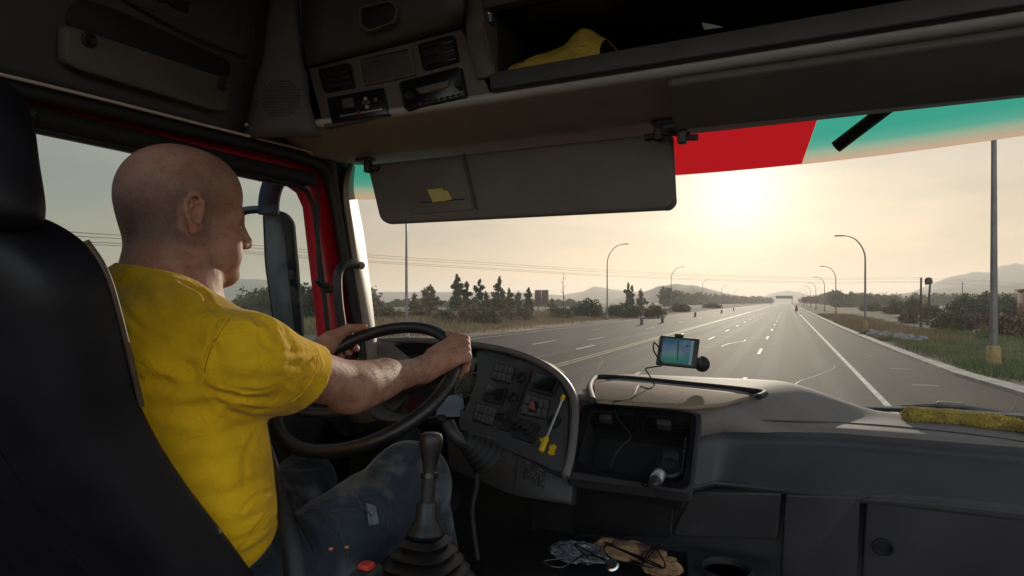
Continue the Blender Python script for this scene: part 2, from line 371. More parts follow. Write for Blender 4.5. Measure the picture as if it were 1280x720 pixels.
verge('left_verge', lambda y: -30 - 3 * noise.noise(Vector((y * .05, 0, 0))), lambda y: -20.3, 0, 900, 60, M['dry'], .012, .10)
verge('right_verge', lambda y: redge(y) + .3, lambda y: 8.4 + 1.5 * noise.noise(Vector((y * .1, 0, 2))), 2, 400, 60, M['soil'], .06, .10)
mesh_obj('bare_field', [(14, 70, gh(14, 70) + .25), (34, 62, GZ + .3), (60, 90, GZ + .3), (42, 130, GZ + .3), (16, 122, GZ + .25)], [(0, 1, 2, 3, 4)], M['soil'])['kind'] = 'structure'

# ---- hills
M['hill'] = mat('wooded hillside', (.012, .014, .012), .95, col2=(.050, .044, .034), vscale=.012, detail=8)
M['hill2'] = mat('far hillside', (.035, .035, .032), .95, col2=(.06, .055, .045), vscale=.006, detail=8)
def hill(name, prof, depth, width, m, rough=.05, sd=0):
    prof = sorted(prof); us = np.linspace(prof[0][0], prof[-1][0], 90)
    vs_ = np.interp(us, [p[0] for p in prof], [p[1] for p in prof])
    rows = []
    for s in np.linspace(-1, 1, 15):
        row = []
        for u, v in zip(us, vs_):
            p = at(u, v, depth); H_ = p.z - GZ
            dirn = Vector((p.x, p.y, 0)).normalized()
            q = Vector((p.x, p.y, 0)) + dirn * s * width
            nn = noise.fractal(Vector((q.x * 6 / width, q.y * 6 / width, sd)), 1.0, 2.0, 5)
            k = max(0, 1 - abs(s) ** 1.35)
            h = H_ * k * (1 + rough * 2 * nn * (1 if abs(s) > .05 else .5)) + depth * .0009 * noise.noise(Vector((q.x * 60 / width, q.y * 60 / width, sd))) * k
            row.append((q.x, q.y, GZ - 2 + max(h, 0) * 1.13 + 2 * k))
        rows.append(row)
    grid_obj(name, rows, m)['kind'] = 'structure'
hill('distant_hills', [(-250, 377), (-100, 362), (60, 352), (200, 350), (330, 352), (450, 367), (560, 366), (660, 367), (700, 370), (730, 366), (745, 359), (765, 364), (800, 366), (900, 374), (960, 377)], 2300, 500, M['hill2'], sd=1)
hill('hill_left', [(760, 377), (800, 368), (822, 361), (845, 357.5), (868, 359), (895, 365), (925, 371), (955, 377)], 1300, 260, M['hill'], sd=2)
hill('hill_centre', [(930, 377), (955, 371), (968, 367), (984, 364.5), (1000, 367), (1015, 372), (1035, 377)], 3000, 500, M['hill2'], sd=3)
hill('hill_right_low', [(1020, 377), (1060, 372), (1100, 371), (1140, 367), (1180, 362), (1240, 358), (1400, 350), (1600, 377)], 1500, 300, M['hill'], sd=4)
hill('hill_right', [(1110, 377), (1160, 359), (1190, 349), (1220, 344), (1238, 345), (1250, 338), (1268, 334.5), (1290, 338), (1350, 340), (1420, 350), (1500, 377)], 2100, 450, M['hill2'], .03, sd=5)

# ---- foliage
def leafmat(name, a, b):
    m = mat(name, a, .7, col2=b, vscale=1.2, detail=3, ramp=(.3, .7))
    return m
M['leaf_dark'] = leafmat('dark conifer green', (.022, .034, .015), (.055, .060, .024))
M['leaf_olive'] = leafmat('olive scrub', (.036, .042, .016), (.11, .095, .04))
M['leaf_green'] = leafmat('fresh green shrub', (.045, .085, .018), (.10, .14, .035))
M['leaf_dry'] = leafmat('dry reddish scrub', (.09, .055, .03), (.14, .10, .055))
M['bark'] = mat('brown bark', (.06, .045, .035), .9, var=.3, vscale=8)
M['grass'] = mat('green verge grass', (.055, .095, .018), .7, col2=(.16, .14, .05), vscale=.5, detail=6, ramp=(.42, .62))
M['grass_dry'] = leafmat('dry straw grass', (.15, .10, .045), (.24, .16, .07))
def leaves(points, size, jitter=.5, r=None, droop=0.):
    r = r or rng; P = np.asarray(points); n = len(P)
    a = r.normal(size=(n, 3)); a /= np.linalg.norm(a, axis=1)[:, None]
    b = np.cross(a, r.normal(size=(n, 3))); b /= np.linalg.norm(b, axis=1)[:, None]
    s = size * (1 - jitter + 2 * jitter * r.random((n, 1)))
    V = np.stack([P - a * s, P + b * s * .55, P + a * s, P - b * s * .55], 1).reshape(-1, 3)
    Fq = np.arange(4 * n).reshape(n, 4)
    return V, Fq
def leaf_obj(name, V, Fq, m, parent=None):
    me = bpy.data.meshes.new(name); me.from_pydata(V.tolist(), [], Fq.tolist()); me.update()
    return link(name, me, m, parent)
def clump_pts(n, clumps, r=None):
    r = r or rng; C_ = np.array([c[:3] for c in clumps]); S = np.array([c[3:6] for c in clumps])
    wts = S.prod(1) ** (2 / 3); idx = r.choice(len(clumps), n, p=wts / wts.sum())
    d = r.normal(size=(n, 3)); d /= np.linalg.norm(d, axis=1)[:, None]
    rad = r.random((n, 1)) ** .45
    return C_[idx] + d * rad * S[idx]
def conifer(name, h, wd, n, leaf, seed, m='leaf_dark', windy=.0, base=.05):
    r = np.random.default_rng(seed)
    root = empty(name)
    clumps = []
    tiers = int(5 + h * .6)
    for i in range(tiers):
        f = base + (1 - base) * i / tiers; rad = wd * (1 - f) ** .6 * (.45 + .8 * r.random())
        for k in range(4):
            a = r.random() * 6.28; rr = rad * (.35 + .6 * r.random())
            clumps.append((math.cos(a) * rr + windy * f * h * .18, math.sin(a) * rr, f * h + r.normal() * .1 * h / 8, rad * .46 + .12, rad * .46 + .12, h / tiers * .7))
    for k in range(3): clumps.append((windy * h * .18 + r.normal() * .05, r.normal() * .05, h * (.93 + .035 * k), wd * .10, wd * .10, h * .05))
    V, Fq = leaves(clump_pts(n, clumps, r), leaf, r=r)
    leaf_obj('crown', V, Fq, M[m], root)
    bm = bmesh.new(); tube_into(bm, [(0, 0, -.3), (windy * .05 * h, 0, h * .4), (windy * .16 * h, 0, h * .92)], lambda t: .12 * h / 8 * (1.1 - t), 7, 4)
    for i in range(8):
        f = .15 + .08 * i; a = r.random() * 6.28; rr = wd * (1 - f) * .8
        tube_into(bm, [(windy * f * f * h * .17, 0, f * h), (math.cos(a) * rr, math.sin(a) * rr, f * h + .05 * h)], .03, 5)
    bm_obj('trunk', bm, M['bark'], root)
    return root
def bush(name, sx, sy, h, n, leaf, seed, m='leaf_olive', lumps=14):
    r = np.random.default_rng(seed); root = empty(name); cl = []
    for i in range(lumps):
        a = r.random() * 6.28; q = r.random() ** .6
        x, y = math.cos(a) * q * sx * .75, math.sin(a) * q * sy * .75
        hh = h * (1 - .6 * q * q) * (.55 + .5 * r.random())
        cl.append((x, y, hh * .5, sx * .28, sy * .28, hh * .55))
    P = clump_pts(n, cl, r); P[:, 2] = np.abs(P[:, 2])
    V, Fq = leaves(P, leaf, r=r); leaf_obj('foliage', V, Fq, M[m], root)
    bm = bmesh.new()
    for i in range(9):
        a = r.random() * 6.28; tube_into(bm, [(0, 0, -.1), (math.cos(a) * sx * .25, math.sin(a) * sy * .25, h * .35), (math.cos(a) * sx * .5, math.sin(a) * sy * .5, h * .7)], lambda t: .03 * (1.2 - t), 5, 3)
    bm_obj('stem', bm, M['bark'], root)
    return root
def copy_tree(o):
    c = o.copy(); COL.objects.link(c)
    for ch in [x for x in bpy.data.objects if x.parent == o]:
        d = ch.copy(); COL.objects.link(d); d.parent = c
    return c
def place(o, u, d, sc=1., rz=0., sz=None, dz=0.):
    p = at(u, 377, d); o.location = (p.x, p.y, GZ + dz); o.scale = (sc, sc, sz or sc); o.rotation_euler.z = rz; return o
con = [conifer('conifer_tree', 8.4, 3.6, 4200, .26, 11), conifer('conifer_tree', 7.6, 2.8, 2800, .24, 12, windy=1.), conifer('conifer_tree', 6.5, 3.4, 3200, .26, 13, m='leaf_olive')]
used = set()
def conif(k, u, d, vtop, rz, label, grp, wide=1.):
    base = con[k]; hs = (8.4, 7.6, 6.5)[k]
    o = base if k not in used else copy_tree(base); used.add(k)
    H_ = (HORIZON - vtop) / F_PX * d + EYE
    place(o, u, d, H_ / hs * wide, rz, H_ / hs)
    tag(o, label, 'tree', grp); return o
G1 = 'trees in the left roadside thicket'
T = [(2, 518, 125, 367, 'small conifer left of the thicket, just right of the tall pole'), (2, 538, 120, 357, 'broad conifer right of the tall pole, left of the tallest tree'), (2, 531, 128, 361, 'conifer half hidden behind the broad conifer near the tall pole'),
     (0, 571, 112, 344, 'tallest dark conifer of the left roadside thicket'), (0, 583, 116, 353, 'dark conifer touching the right side of the tallest conifer'), (1, 594, 114, 350, 'slim wind-bent conifer between tallest conifer and leaning tree'),
     (1, 621, 114, 347, 'leaning open-crowned conifer standing alone at the thicket middle'), (2, 607, 122, 365, 'low conifer left of the leaning open-crowned conifer'), (1, 640, 122, 361, 'thin pointed conifer right of the leaning conifer'),
     (2, 648, 124, 365, 'small rounded conifer between thin pointed one and the thicket end'), (0, 661, 118, 360, 'pointed conifer at the right end of the thicket before the sign'), (2, 630, 130, 369, 'low dim conifer behind the leaning conifer'), (2, 690, 150, 373, 'tiny conifer right of the dark roadside board'),
     (0, 785, 150, 354, 'taller of the twin trees beside the first lamp on the left'), (0, 790, 155, 357, 'middle slender tree squeezed between the twin trees'), (2, 801, 150, 362, 'shorter round-topped tree of the twin trees')]
for i, (k, u, d, vt, lb) in enumerate(T):
    conif(k, u, d, vt, i * 1.3, lb, G1 if i < 13 else 'twin trees by the left lamp', .8 if i < 13 else .55)
# side-window trees, seen through the driver's window
for i, (k, u, d, vt, lb) in enumerate([(0, 372, 75, 362, 'small conifer seen through the driver window, left one'), (0, 379, 72, 359, 'conifer seen through the driver window, second from left'), (0, 386, 76, 360, 'conifer seen through the driver window, middle one'), (0, 393, 73, 358, 'tallest conifer seen through the driver window'), (0, 400, 75, 361, 'conifer seen through the driver window beside the red door frame'), (2, 330, 110, 362, 'dim round tree seen between the driver face and mirror'), (2, 345, 120, 364, 'dim tree half hidden by the wing mirror')]):
    conif(k, u, d, vt, i * 2.1, lb, 'trees seen through the driver window', .75)
bsh = [bush('roadside_bush', 3.2, 2.6, 2.4, 4200, .13, 21), bush('roadside_bush', 2.6, 2.4, 2.1, 3800, .13, 22, 'leaf_dry'), bush('roadside_bush', 1.3, 1.2, .9, 2200, .09, 23, 'leaf_green'), bush('roadside_bush', 4.5, 3.5, 4.2, 6000, .2, 24, 'leaf_dark', 22)]
bused = set(); bh = (2.4, 2.1, .9, 4.2); bw = (3.2, 2.6, 1.3, 4.5)
def putbush(k, u, d, vtop, wpx, label, grp, rz=0.):
    o = bsh[k] if k not in bused else copy_tree(bsh[k]); bused.add(k)
    H_ = (HORIZON - vtop) / F_PX * d + EYE
    place(o, u, d, wpx / 2 * d / F_PX / bw[k] * 1.15, rz, 1.12 * H_ / bh[k]); tag(o, label, 'bush', grp)
GL, GR = 'bushes on the left verge', 'bushes on the right verge'
for i, b_ in enumerate([(0, 478, 72, 381, 60, 'olive bush at the far left, beside the cab pillar'), (1, 530, 78, 383, 70, 'low olive bush between the tall pole and thicket'), (1, 582, 66, 376, 44, 'reddish rounded bush below the tallest conifer'), (0, 612, 64, 384, 36, 'dark bush at the foot of the leaning conifer'), (0, 556, 66, 386, 44, 'low bush in front of the tallest conifer'), (1, 655, 75, 383, 50, 'dry low bush under the right end of thicket'), (0, 640, 80, 380, 44, 'olive bush behind the dry low bush'),
     (0, 700, 85, 383, 46, 'low bush below the dark roadside board'), (3, 735, 95, 374, 60, 'dark mound of shrub left of the first left lamp'), (0, 772, 100, 380, 40, 'olive bush left of the twin trees'), (0, 790, 96, 382, 40, 'olive bush at the foot of the twin trees'), (0, 818, 98, 380.5, 36, 'olive bush right of the twin trees'), (0, 850, 150, 380, 40, 'far low bush beside the second left lamp'), (0, 890, 230, 379, 34, 'far low bush beside the third left lamp')]):
    putbush(*b_, GL, i * 1.1)
for i, b_ in enumerate([(3, 1205, 85, 368, 50, 'dark tree-like shrub, left of the hilltop group'), (3, 1232, 80, 366, 60, 'dark shrub just left of the tall right pole'), (3, 1262, 84, 369, 56, 'dark shrub right of the tall right pole'), (0, 1188, 55, 388, 60, 'olive bush behind the rubble, left part of row'), (0, 1206, 50, 391, 46, 'olive bush behind the rubble, middle of row'), (1, 1226, 48, 388, 50, 'dry reddish bush just left of the tall pole'), (1, 1262, 42, 387, 70, 'dry reddish bush at the right picture edge'), (0, 1290, 44, 393, 60, 'olive bush cut off by the right picture edge'),
     (2, 1230, 38, 413, 26, 'small fresh green shrub left of the tall pole foot'), (2, 1113, 38, 421, 30, 'green shrub growing among the rubble'), (2, 1084, 45, 413, 22, 'small green shrub at the second right lamp foot'), (0, 1122, 120, 376, 42, 'olive bush on the far side of the bare field'), (0, 1143, 110, 372, 34, 'taller olive bush behind the bare field'), (0, 1090, 160, 379, 40, 'pale far bush beyond the second right lamp'), (1, 1140, 70, 384, 30, 'dry bush beside the leaning utility pole'), (0, 1165, 75, 380, 34, 'bush between the two utility poles')]):
    putbush(*b_, GR, i * 1.7)
for o in con: pass
# far tree belts: masses nobody could count
def belt(name, u0, u1, d0, d1, hgt, n, m, leaf, label, seed):
    r = np.random.default_rng(seed); cl = []
    for i in range(n // 60):
        t = r.random(); p = at(u0 + (u1 - u0) * t, 377, d0 + (d1 - d0) * t + r.normal() * 12)
        hh = hgt * (.45 + .7 * r.random()); cl.append((p.x, p.y, GZ + hh * .5, hh * .45, hh * .45, hh * .55))
    P = clump_pts(n, cl, r); V, Fq = leaves(P, leaf, r=r); o = leaf_obj(name, V, Fq, M[m]); tag(o, label, 'woodland', None, 'stuff')
belt('woodland', 1042, 1125, 300, 340, 6.5, 9000, 'leaf_dark', .6, 'hazy row of far trees right of the road under the signboard', 31)
belt('woodland', 830, 965, 320, 900, 9, 16000, 'leaf_dark', 1.0, 'hazy tree belt along the far left side of the road', 32)
belt('woodland', 1000, 1050, 900, 300, 9, 8000, 'leaf_dark', 1.0, 'hazy tree belt along the far right side of the road', 33)
belt('woodland', 300, 470, 160, 170, 6, 9000, 'leaf_olive', .5, 'hazy low woodland seen through the driver window', 34)
belt('woodland', 1130, 1300, 400, 360, 7, 9000, 'leaf_dark', .8, 'hazy woodland at the foot of the right hill', 35)
belt('woodland', 460, 730, 300, 330, 3.5, 10000, 'leaf_olive', .7, 'hazy low scrub behind the left thicket', 36)
# grass: tufts of thin blades
def grass(name, region, n, h, m, label, seed, wdt=.02):
    r = np.random.default_rng(seed); P = region(r, n); a = r.random(n) * 6.28; hh = h * (.4 + .9 * r.random(n)); lx = r.normal(size=n) * .35 * hh; ly = r.normal(size=n) * .35 * hh
    A = P + np.stack([np.cos(a) * wdt, np.sin(a) * wdt, -.03 + 0 * a], 1); B = P - np.stack([np.cos(a) * wdt, np.sin(a) * wdt, .03 + 0 * a], 1); C_ = P + np.stack([lx, ly, hh], 1)
    V = np.stack([A, B, C_], 1).reshape(-1, 3); o = leaf_obj(name, V, np.arange(3 * n).reshape(n, 3), M[m]); tag(o, label, 'grass', None, 'stuff')
def reg(x0, x1, y0, y1, patch=1.5, dens=.0, z=.03):
    def f(r, n):
        K_ = max(20, n // 60); cx = x0 + (x1 - x0) * r.random(K_); cyy = y0 + (y1 - y0) * r.random(K_)
        i = r.integers(0, K_, n); x = cx[i] + r.normal(size=n) * patch; y = cyy[i] + r.normal(size=n) * patch
        ok = x > np.array([redge(q) for q in y]) + .6 if x0 > 0 else x < -20.9
        x = np.where(ok, x, (x0 + x1) / 2); return np.stack([x, y, np.full(n, GZ + z)], 1)
    return f
grass('grass', reg(6.3, 12, 24, 44, .7), 45000, .22, 'grass', 'green grass between the kerb and the rubble heap', 41)
grass('grass', reg(10, 26, 25, 62, 1.6), 50000, .3, 'grass', 'rough green grass in front of the right bushes', 42)
grass('dry_grass', reg(-34, -24, 35, 130, 1.4), 42000, .3, 'grass_dry', 'dry straw grass along the left side of the road', 43, .03)
grass('dry_grass', reg(5.2, 10, 45, 130, .8), 30000, .3, 'grass_dry', 'dry grass along the right kerb beyond the rubble', 44, .03)
grass('tall_grass', reg(-60, -32, 35, 110, 2.5), 60000, .8, 'grass_dry', 'tall rough grass behind the left dirt verge', 45, .04)

# ---- lamp posts
def lampmesh(h, arm, r0):
    bm = bmesh.new(); tube_into(bm, [(0, 0, -.1), (0, 0, h * .70)], lambda t: r0 * (1 - .36 * t), 10)
    pole = bm
    bm2 = bmesh.new(); c = [(0, 0, h * .70), (-.03, 0, h * .79), (-.16 * arm, 0, h * .88), (-.42 * arm, 0, h * .955), (-.72 * arm, 0, h * .99), (-arm, 0, h * 1.0)]
    tube_into(bm2, c, lambda t: r0 * (.64 - .3 * t), 8, 5)
    bm3 = bmesh.new(); box_into(bm3, (-arm - .25, 0, h * 1.0 + .01), .75, .26, .11, .03)
    bm4 = bmesh.new(); lathe_into(bm4, (0, 0, 0), (0, 0, 1), [(r0 * 1.7, -.1), (r0 * 1.7, .75), (r0 * 1.25, .85)], 12)
    return pole, bm2, bm3, bm4
M['post_foot'] = mat('faded yellow post foot', (.24, .15, .045), .7, var=.25, vscale=6)
def make_lamp(h, arm, r0, foot):
    root = empty('street_lamp'); a, b, c, d = lampmesh(h, arm, r0)
    bm_obj('pole', a, M['galv'], root); bm_obj('arm', b, M['galv'], root); bm_obj('lamp_head', c, M['galv'], root)
    bm_obj('foot', d, M['post_foot'] if foot else M['galv'], root); return root
LR = make_lamp(8.3, 1.75, .11, True); LR.location = (6.15, 61, GZ); tag(LR, 'grey curved street lamp, nearest whole one right of the road', 'street lamp', 'street lamps on the right')
rl = ['grey curved street lamp, second whole one on the right', 'grey curved street lamp, third whole one on the right', 'thin hazy street lamp above the signboard, fourth on the right', 'thin hazy street lamp over the signboard middle, fifth on the right', 'tiny hazy street lamp behind the signboard, sixth on the right', 'tiny far street lamp, last of the right row']
for (x, y), lb in zip([(7.2, 113), (7.9, 161), (7.9, 209), (7.9, 258), (7.9, 310), (7.9, 365)], rl):
    o = copy_tree(LR); o.location = (x, y, GZ); o['label'] = lb
BP = make_lamp(12.6, 2.2, .135, True); BP.location = (7.05, 28.3, GZ); BP.rotation_euler.z = math.pi * .5
tag(BP, 'thick pale post with worn yellow foot at the right kerb', 'street lamp', 'street lamps on the right')
LLm = make_lamp(10.2, 2.3, .11, False)
ll = [('street lamp pole right of the cab pillar, top hidden by sun visor', 508, None, 40), ('grey curved street lamp, nearest whole one left of the road', 759, 306, 0), ('grey curved street lamp, second on the left', 839, 334, 0), ('grey curved street lamp, third on the left', 878, 349, 0), ('hazy street lamp, fourth on the left', 902, 357, 0), ('hazy street lamp, fifth on the left', 918, 362, 0), ('thin hazy street lamp, sixth on the left', 929, 365.5, 0), ('thin hazy street lamp, seventh on the left', 937, 367.5, 0), ('tiny far street lamp, eighth on the left', 943, 369, 0), ('tiny far street lamp, last of the left row', 948, 370, 0)]
for i, (lb, u, vt, d) in enumerate(ll):
    o = LLm if i == 0 else copy_tree(LLm)
    if vt: d = 7.7 * F_PX / (HORIZON - vt)
    p = at(u, 377, d); o.location = (p.x, p.y, GZ); o.rotation_euler.z = math.pi; tag(o, lb, 'street lamp', 'street lamps on the left')

# ---- signs, poles, rubble, building
M['sign_back'] = mat('brown sign board', (.13, .085, .07), .7, var=.2, vscale=3)
s = empty('roadside_board', at(677, 377, 118) + Vector((0, 0, GZ)))
bm = bmesh.new()
for k in (-1, 1): box_into(bm, s.location + Vector((k * .72, 0, 3.3)), 1.36, .12, 2.9, .02)
bm_obj('board', bm, M['sign_back'], s)
for k in (-1, 1): tube('post', [s.location + Vector((k * .8, .15, -.2)), s.location + Vector((k * .8, .15, 2.6))], .09, M['galv'], s)
tag(s, 'brown two-panel board on posts right of the left thicket', 'sign')
s = empty('signboard', at(1013, 377, 262) + Vector((0, 0, GZ)))
bm = bmesh.new(); box_into(bm, s.location + Vector((0, 0, 3.4)), 6.6, .3, 2.2, .03); bm_obj('board', bm, mat('faded red board', (.22, .09, .07), .7, var=.2, vscale=.8), s)
for k in (-2.6, 2.6): tube('post', [s.location + Vector((k, .2, -.2)), s.location + Vector((k, .2, 2.6))], .12, M['galv'], s)
tag(s, 'wide faded red signboard among the right street lamps', 'sign')
s = empty('road_gantry', (-2.6, 560, GZ))
bm = bmesh.new(); box_into(bm, (-2.6, 560, GZ + 6.2), 13, .4, 2.4, .05); bm_obj('board', bm, mat('green road sign', (.10, .14, .12), .6, var=.1, vscale=1), s)
for k in (-10.5, 6): tube('post', [(-2.6 + k, 560.4, GZ - .2), (-2.6 + k, 560.4, GZ + 6.5)], .25, M['galv'], s)
tube('beam', [(-13.1, 560.4, GZ + 6.5), (3.4, 560.4, GZ + 6.5)], .2, M['galv'], s)
tag(s, 'tiny hazy green road gantry where the road vanishes', 'gantry')
def upole(u, d, vtop, r, lean, label, top=None):
    p = at(u, 377, d) + Vector((0, 0, GZ)); H_ = (HORIZON - vtop) / F_PX * d + EYE
    s = empty('utility_pole', p); tube('pole', [p + Vector((0, 0, -.3)), p + Vector((lean, 0, H_))], lambda t: r * (1 - .3 * t), M['bark'], s, 8)
    if top:
        bm = bmesh.new(); bmesh.ops.create_icosphere(bm, subdivisions=2, radius=top, matrix=Matrix.Translation(p + Vector((lean - .1, 0, H_ + .1))))
        for v in bm.verts: v.co += Vector(noise.noise_vector(v.co * 2)) * top * .6
        bm_obj('nest', bm, M['bark'], s)
    else:
        bm = bmesh.new(); box_into(bm, p + Vector((lean, 0, H_ - .25)), .14, .2, .5, .02); bm_obj('bracket', bm, M['bark'], s)
    tag(s, label, 'utility pole', 'weathered utility poles'); return s
upole(1151, 57, 347, .11, .02, 'dark straight utility pole on the right, left of the pair')
upole(1159, 62, 353, .12, .25, 'leaning utility pole with a dark blob on top', .38)
upole(1203, 260, 352, .22, 0, 'tiny hazy pylon on the slope of the right hill')
p = at(704, 377, 108) + Vector((0, 0, GZ)); s = empty('dead_tree', p)
bm = bmesh.new(); tube_into(bm, [p + Vector((0, 0, -.3)), p + Vector((.12, 0, 2.6)), p + Vector((-.05, 0, 5)), p + Vector((.1, 0, 7.6))], lambda t: .13 * (1.15 - t), 7, 5)
for k, h in enumerate((2.8, 3.9, 4.8, 5.7, 6.4)): tube_into(bm, [p + Vector((0, 0, h)), p + Vector(((-1) ** k * .45, .1, h + .5))], .03, 5)
bm_obj('trunk', bm, M['bark'], s); tag(s, 'bare dead tree trunk right of the brown board', 'tree')
bol = None
M['bollard'] = mat('sooty bollard', (.06, .055, .05), .7)
for i, (u, vtop, lb) in enumerate([(802, 396, 'black bollard on the left verge, right of the twin trees'), (828, 395, 'black bollard on the left verge, before the second lamp'), (869, 393, 'small dark bollard on the left verge, before the third lamp'), (902, 390.5, 'tiny dark bollard below the fourth left lamp'), (917, 388, 'tiniest dark bollard on the far left verge')]):
    d = (66, 72, 100, 130, 170)[i]; p = at(u, 377, d)
    if bol is None:
        bol = empty('bollard'); lathe('post', (0, 0, 0), (0, 0, 1), [(.20, -.1), (.20, .1), (.15, .14), (.15, .58), (.18, .62), (.18, .7), (.1, .76)], M['bollard'], bol, 12)
        lathe('band', (0, 0, .5), (0, 0, 1), [(.178, 0), (.178, .1)], M['galv'], bol, 12); o = bol
    else: o = copy_tree(bol)
    o.location = (p.x, p.y, GZ); tag(o, lb, 'bollard', 'dark bollards on the left verge')
# rubble heap
M['rock'] = mat('grey rubble', (.13, .12, .115), .9, col2=(.26, .24, .22), vscale=4, bump=.4, bscale=12)
for i in range(64):
    u = 1080 + 77 * random.random(); t_ = (u - 1080) / 77; d = 46 - 10 * t_ + random.uniform(-1.2, 1.2)
    sz = random.uniform(.10, .34); p = at(u, 377, d); bm = bmesh.new(); bmesh.ops.create_icosphere(bm, subdivisions=2, radius=sz)
    for v in bm.verts:
        v.co += Vector(noise.noise_vector(v.co / sz * 1.3 + Vector((i * 7, 0, 0)))) * sz * .75; v.co.z *= .75
    c = Vector((p.x, p.y, GZ + sz * .45)); bmesh.ops.translate(bm, verts=bm.verts, vec=c)
    o = bm_obj('rock', bm, M['rock'], None, False); tag(o, 'grey broken rock in the rubble heap on the right verge', 'rock', 'rocks of the rubble heap')
# brick shed
p = at(1287, 377, 70); s = empty('brick_shed', (p.x, p.y, GZ)); bm = bmesh.new(); c0 = Vector((p.x, p.y, GZ))
box_into(bm, c0 + Vector((2.2, 0, 1.75)), 5.6, 4, 4.0, .02); 
def brickmat():
    m = bpy.data.materials.new('red brick'); m.use_nodes = True; N = m.node_tree.nodes; K = m.node_tree.links.new; b = N['Principled BSDF']; b.inputs['Roughness'].default_value = .9
    t = N.new('ShaderNodeTexCoord'); mp_ = N.new('ShaderNodeMapping'); mp_.inputs['Rotation'].default_value = (math.pi / 2, 0, 0); br = N.new('ShaderNodeTexBrick'); br.inputs['Scale'].default_value = 4
    br.inputs['Color1'].default_value = (.20, .075, .045, 1); br.inputs['Color2'].default_value = (.14, .05, .035, 1); br.inputs['Mortar'].default_value = (.2, .17, .14, 1)
    K(t.outputs['Object'], mp_.inputs[0]); K(mp_.outputs[0], br.inputs[0]); K(br.outputs[0], b.inputs['Base Color']); return m
bm_obj('wall', bm, brickmat(), s)
bm = bmesh.new(); box_into(bm, c0 + Vector((2.2, 0, 3.85)), 6.0, 4.4, .2, .02); bm_obj('roof', bm, M['bark'], s)
bm = bmesh.new(); box_into(bm, c0 + Vector((1.2, -2.02, 2.0)), .9, .06, 1.0, .01); bm_obj('window', bm, M['black'], s)
tag(s, 'red brick shed at the right picture edge behind the bushes', 'building')
# tiny motorcyclist far ahead
p = at(995.5, 377, 135); s = empty('motorcycle', (p.x, p.y, GZ)); c0 = Vector((p.x, p.y, GZ))
for k in (-.65, .65):
    bm = bmesh.new(); tube_into(bm, [c0 + Vector((0, k + .3 * math.cos(a_ * math.pi / 8), .32 + .3 * math.sin(a_ * math.pi / 8))) for a_ in range(16)], .05, 6, 0, True); bm_obj('wheel', bm, M['rubber'], s)
bm = bmesh.new(); tube_into(bm, [c0 + Vector((0, -.65, .45)), c0 + Vector((0, -.1, .85)), c0 + Vector((0, .35, .95)), c0 + Vector((0, .65, .4))], .14, 8, 3); bm_obj('frame', bm, M['black'], s)
tube('handlebar', [c0 + Vector((-.33, .25, 1.1)), c0 + Vector((.33, .25, 1.1))], .025, M['black'], s)
tag(s, 'tiny dark motorcycle far ahead on the right lane line', 'motorcycle')
bm = bmesh.new(); tube_into(bm, [c0 + Vector((0, -.25, .85)), c0 + Vector((0, -.22, 1.2)), c0 + Vector((0, -.05, 1.5))], lambda t: .2 - .07 * t, 10, 4)
bmesh.ops.create_icosphere(bm, subdivisions=2, radius=.14, matrix=Matrix.Translation(c0 + Vector((0, 0, 1.7))))
for k in (-1, 1):
    tube_into(bm, [c0 + Vector((k * .18, -.08, 1.42)), c0 + Vector((k * .27, .02, 1.2)), c0 + Vector((k * .28, .24, 1.12))], .055, 7, 3)
    tube_into(bm, [c0 + Vector((k * .1, -.25, .88)), c0 + Vector((k * .2, .15, .85)), c0 + Vector((k * .18, -.02, .35))], .08, 7, 3)
o = bm_obj('person', bm, mat('rider dark clothes', (.03, .03, .035), .8, var=.2, vscale=5)); tag(o, 'tiny far rider in dark clothes sitting on the motorcycle', 'person')
# power lines
for i, (dv, lb) in enumerate([(0, 'uppermost thin power line crossing the whole sky'), (4.5, 'second thin power line crossing the sky'), (11, 'third power line from the top crossing the sky'), (14, 'lowest thin power line crossing the sky')]):
    pts = []
    for u, v, d in [(-260, 262, 44), (95, 290.5, 60), (150, 294, 66), (300, 305, 90), (455, 318, 120), (620, 329, 155), (760, 338, 190), (900, 344, 215), (1040, 347.5, 235), (1150, 347, 250), (1260, 353, 270), (1400, 362, 300)]:
        pts.append(at(u, v + dv * (60 / d) ** .55, d))
    o = tube('power_line', pts, .028, M['black'], None, 5, 5); tag(o, lb, 'power line', 'power lines crossing the road')
# ---- the air
M['haze'] = bpy.data.materials.new('warm morning haze'); M['haze'].use_nodes = True
hn = M['haze'].node_tree; hn.nodes.remove(hn.nodes['Principled BSDF']); pv = hn.nodes.new('ShaderNodeVolumePrincipled')
pv.inputs['Color'].default_value = (.97, .93, .88, 1); pv.inputs['Density'].default_value = .00032; pv.inputs['Anisotropy'].default_value = .4
hn.links.new(pv.outputs[0], hn.nodes['Material Output'].inputs['Volume'])
bm = bmesh.new(); box_into(bm, (0, 1500, GZ - 8 + 75), 9000, 8200, 150); o = bm_obj('haze', bm, M['haze'], None, False); tag(o, 'pale warm haze hanging over road and hills', 'haze', None, 'stuff')
# ================================================================== THE CAB
CAB = empty('truck_cab', (0, 0, 0)); tag(CAB, 'dark truck cab interior with grey dashboard and red door frame', 'truck cab')
NY = Vector((0, -1, 0)); NXR = Vector((1, 0, 0))
def WY(x, z): return 1.98 - .27 * (x + .2) ** 2 - .12 * z
def onw(u, v):
    r = ray(u, v); t = 1.9
    for _ in range(30):
        p = r * t; t = t * (WY(p.x, p.z) / p.y) ** .7
    return r * t
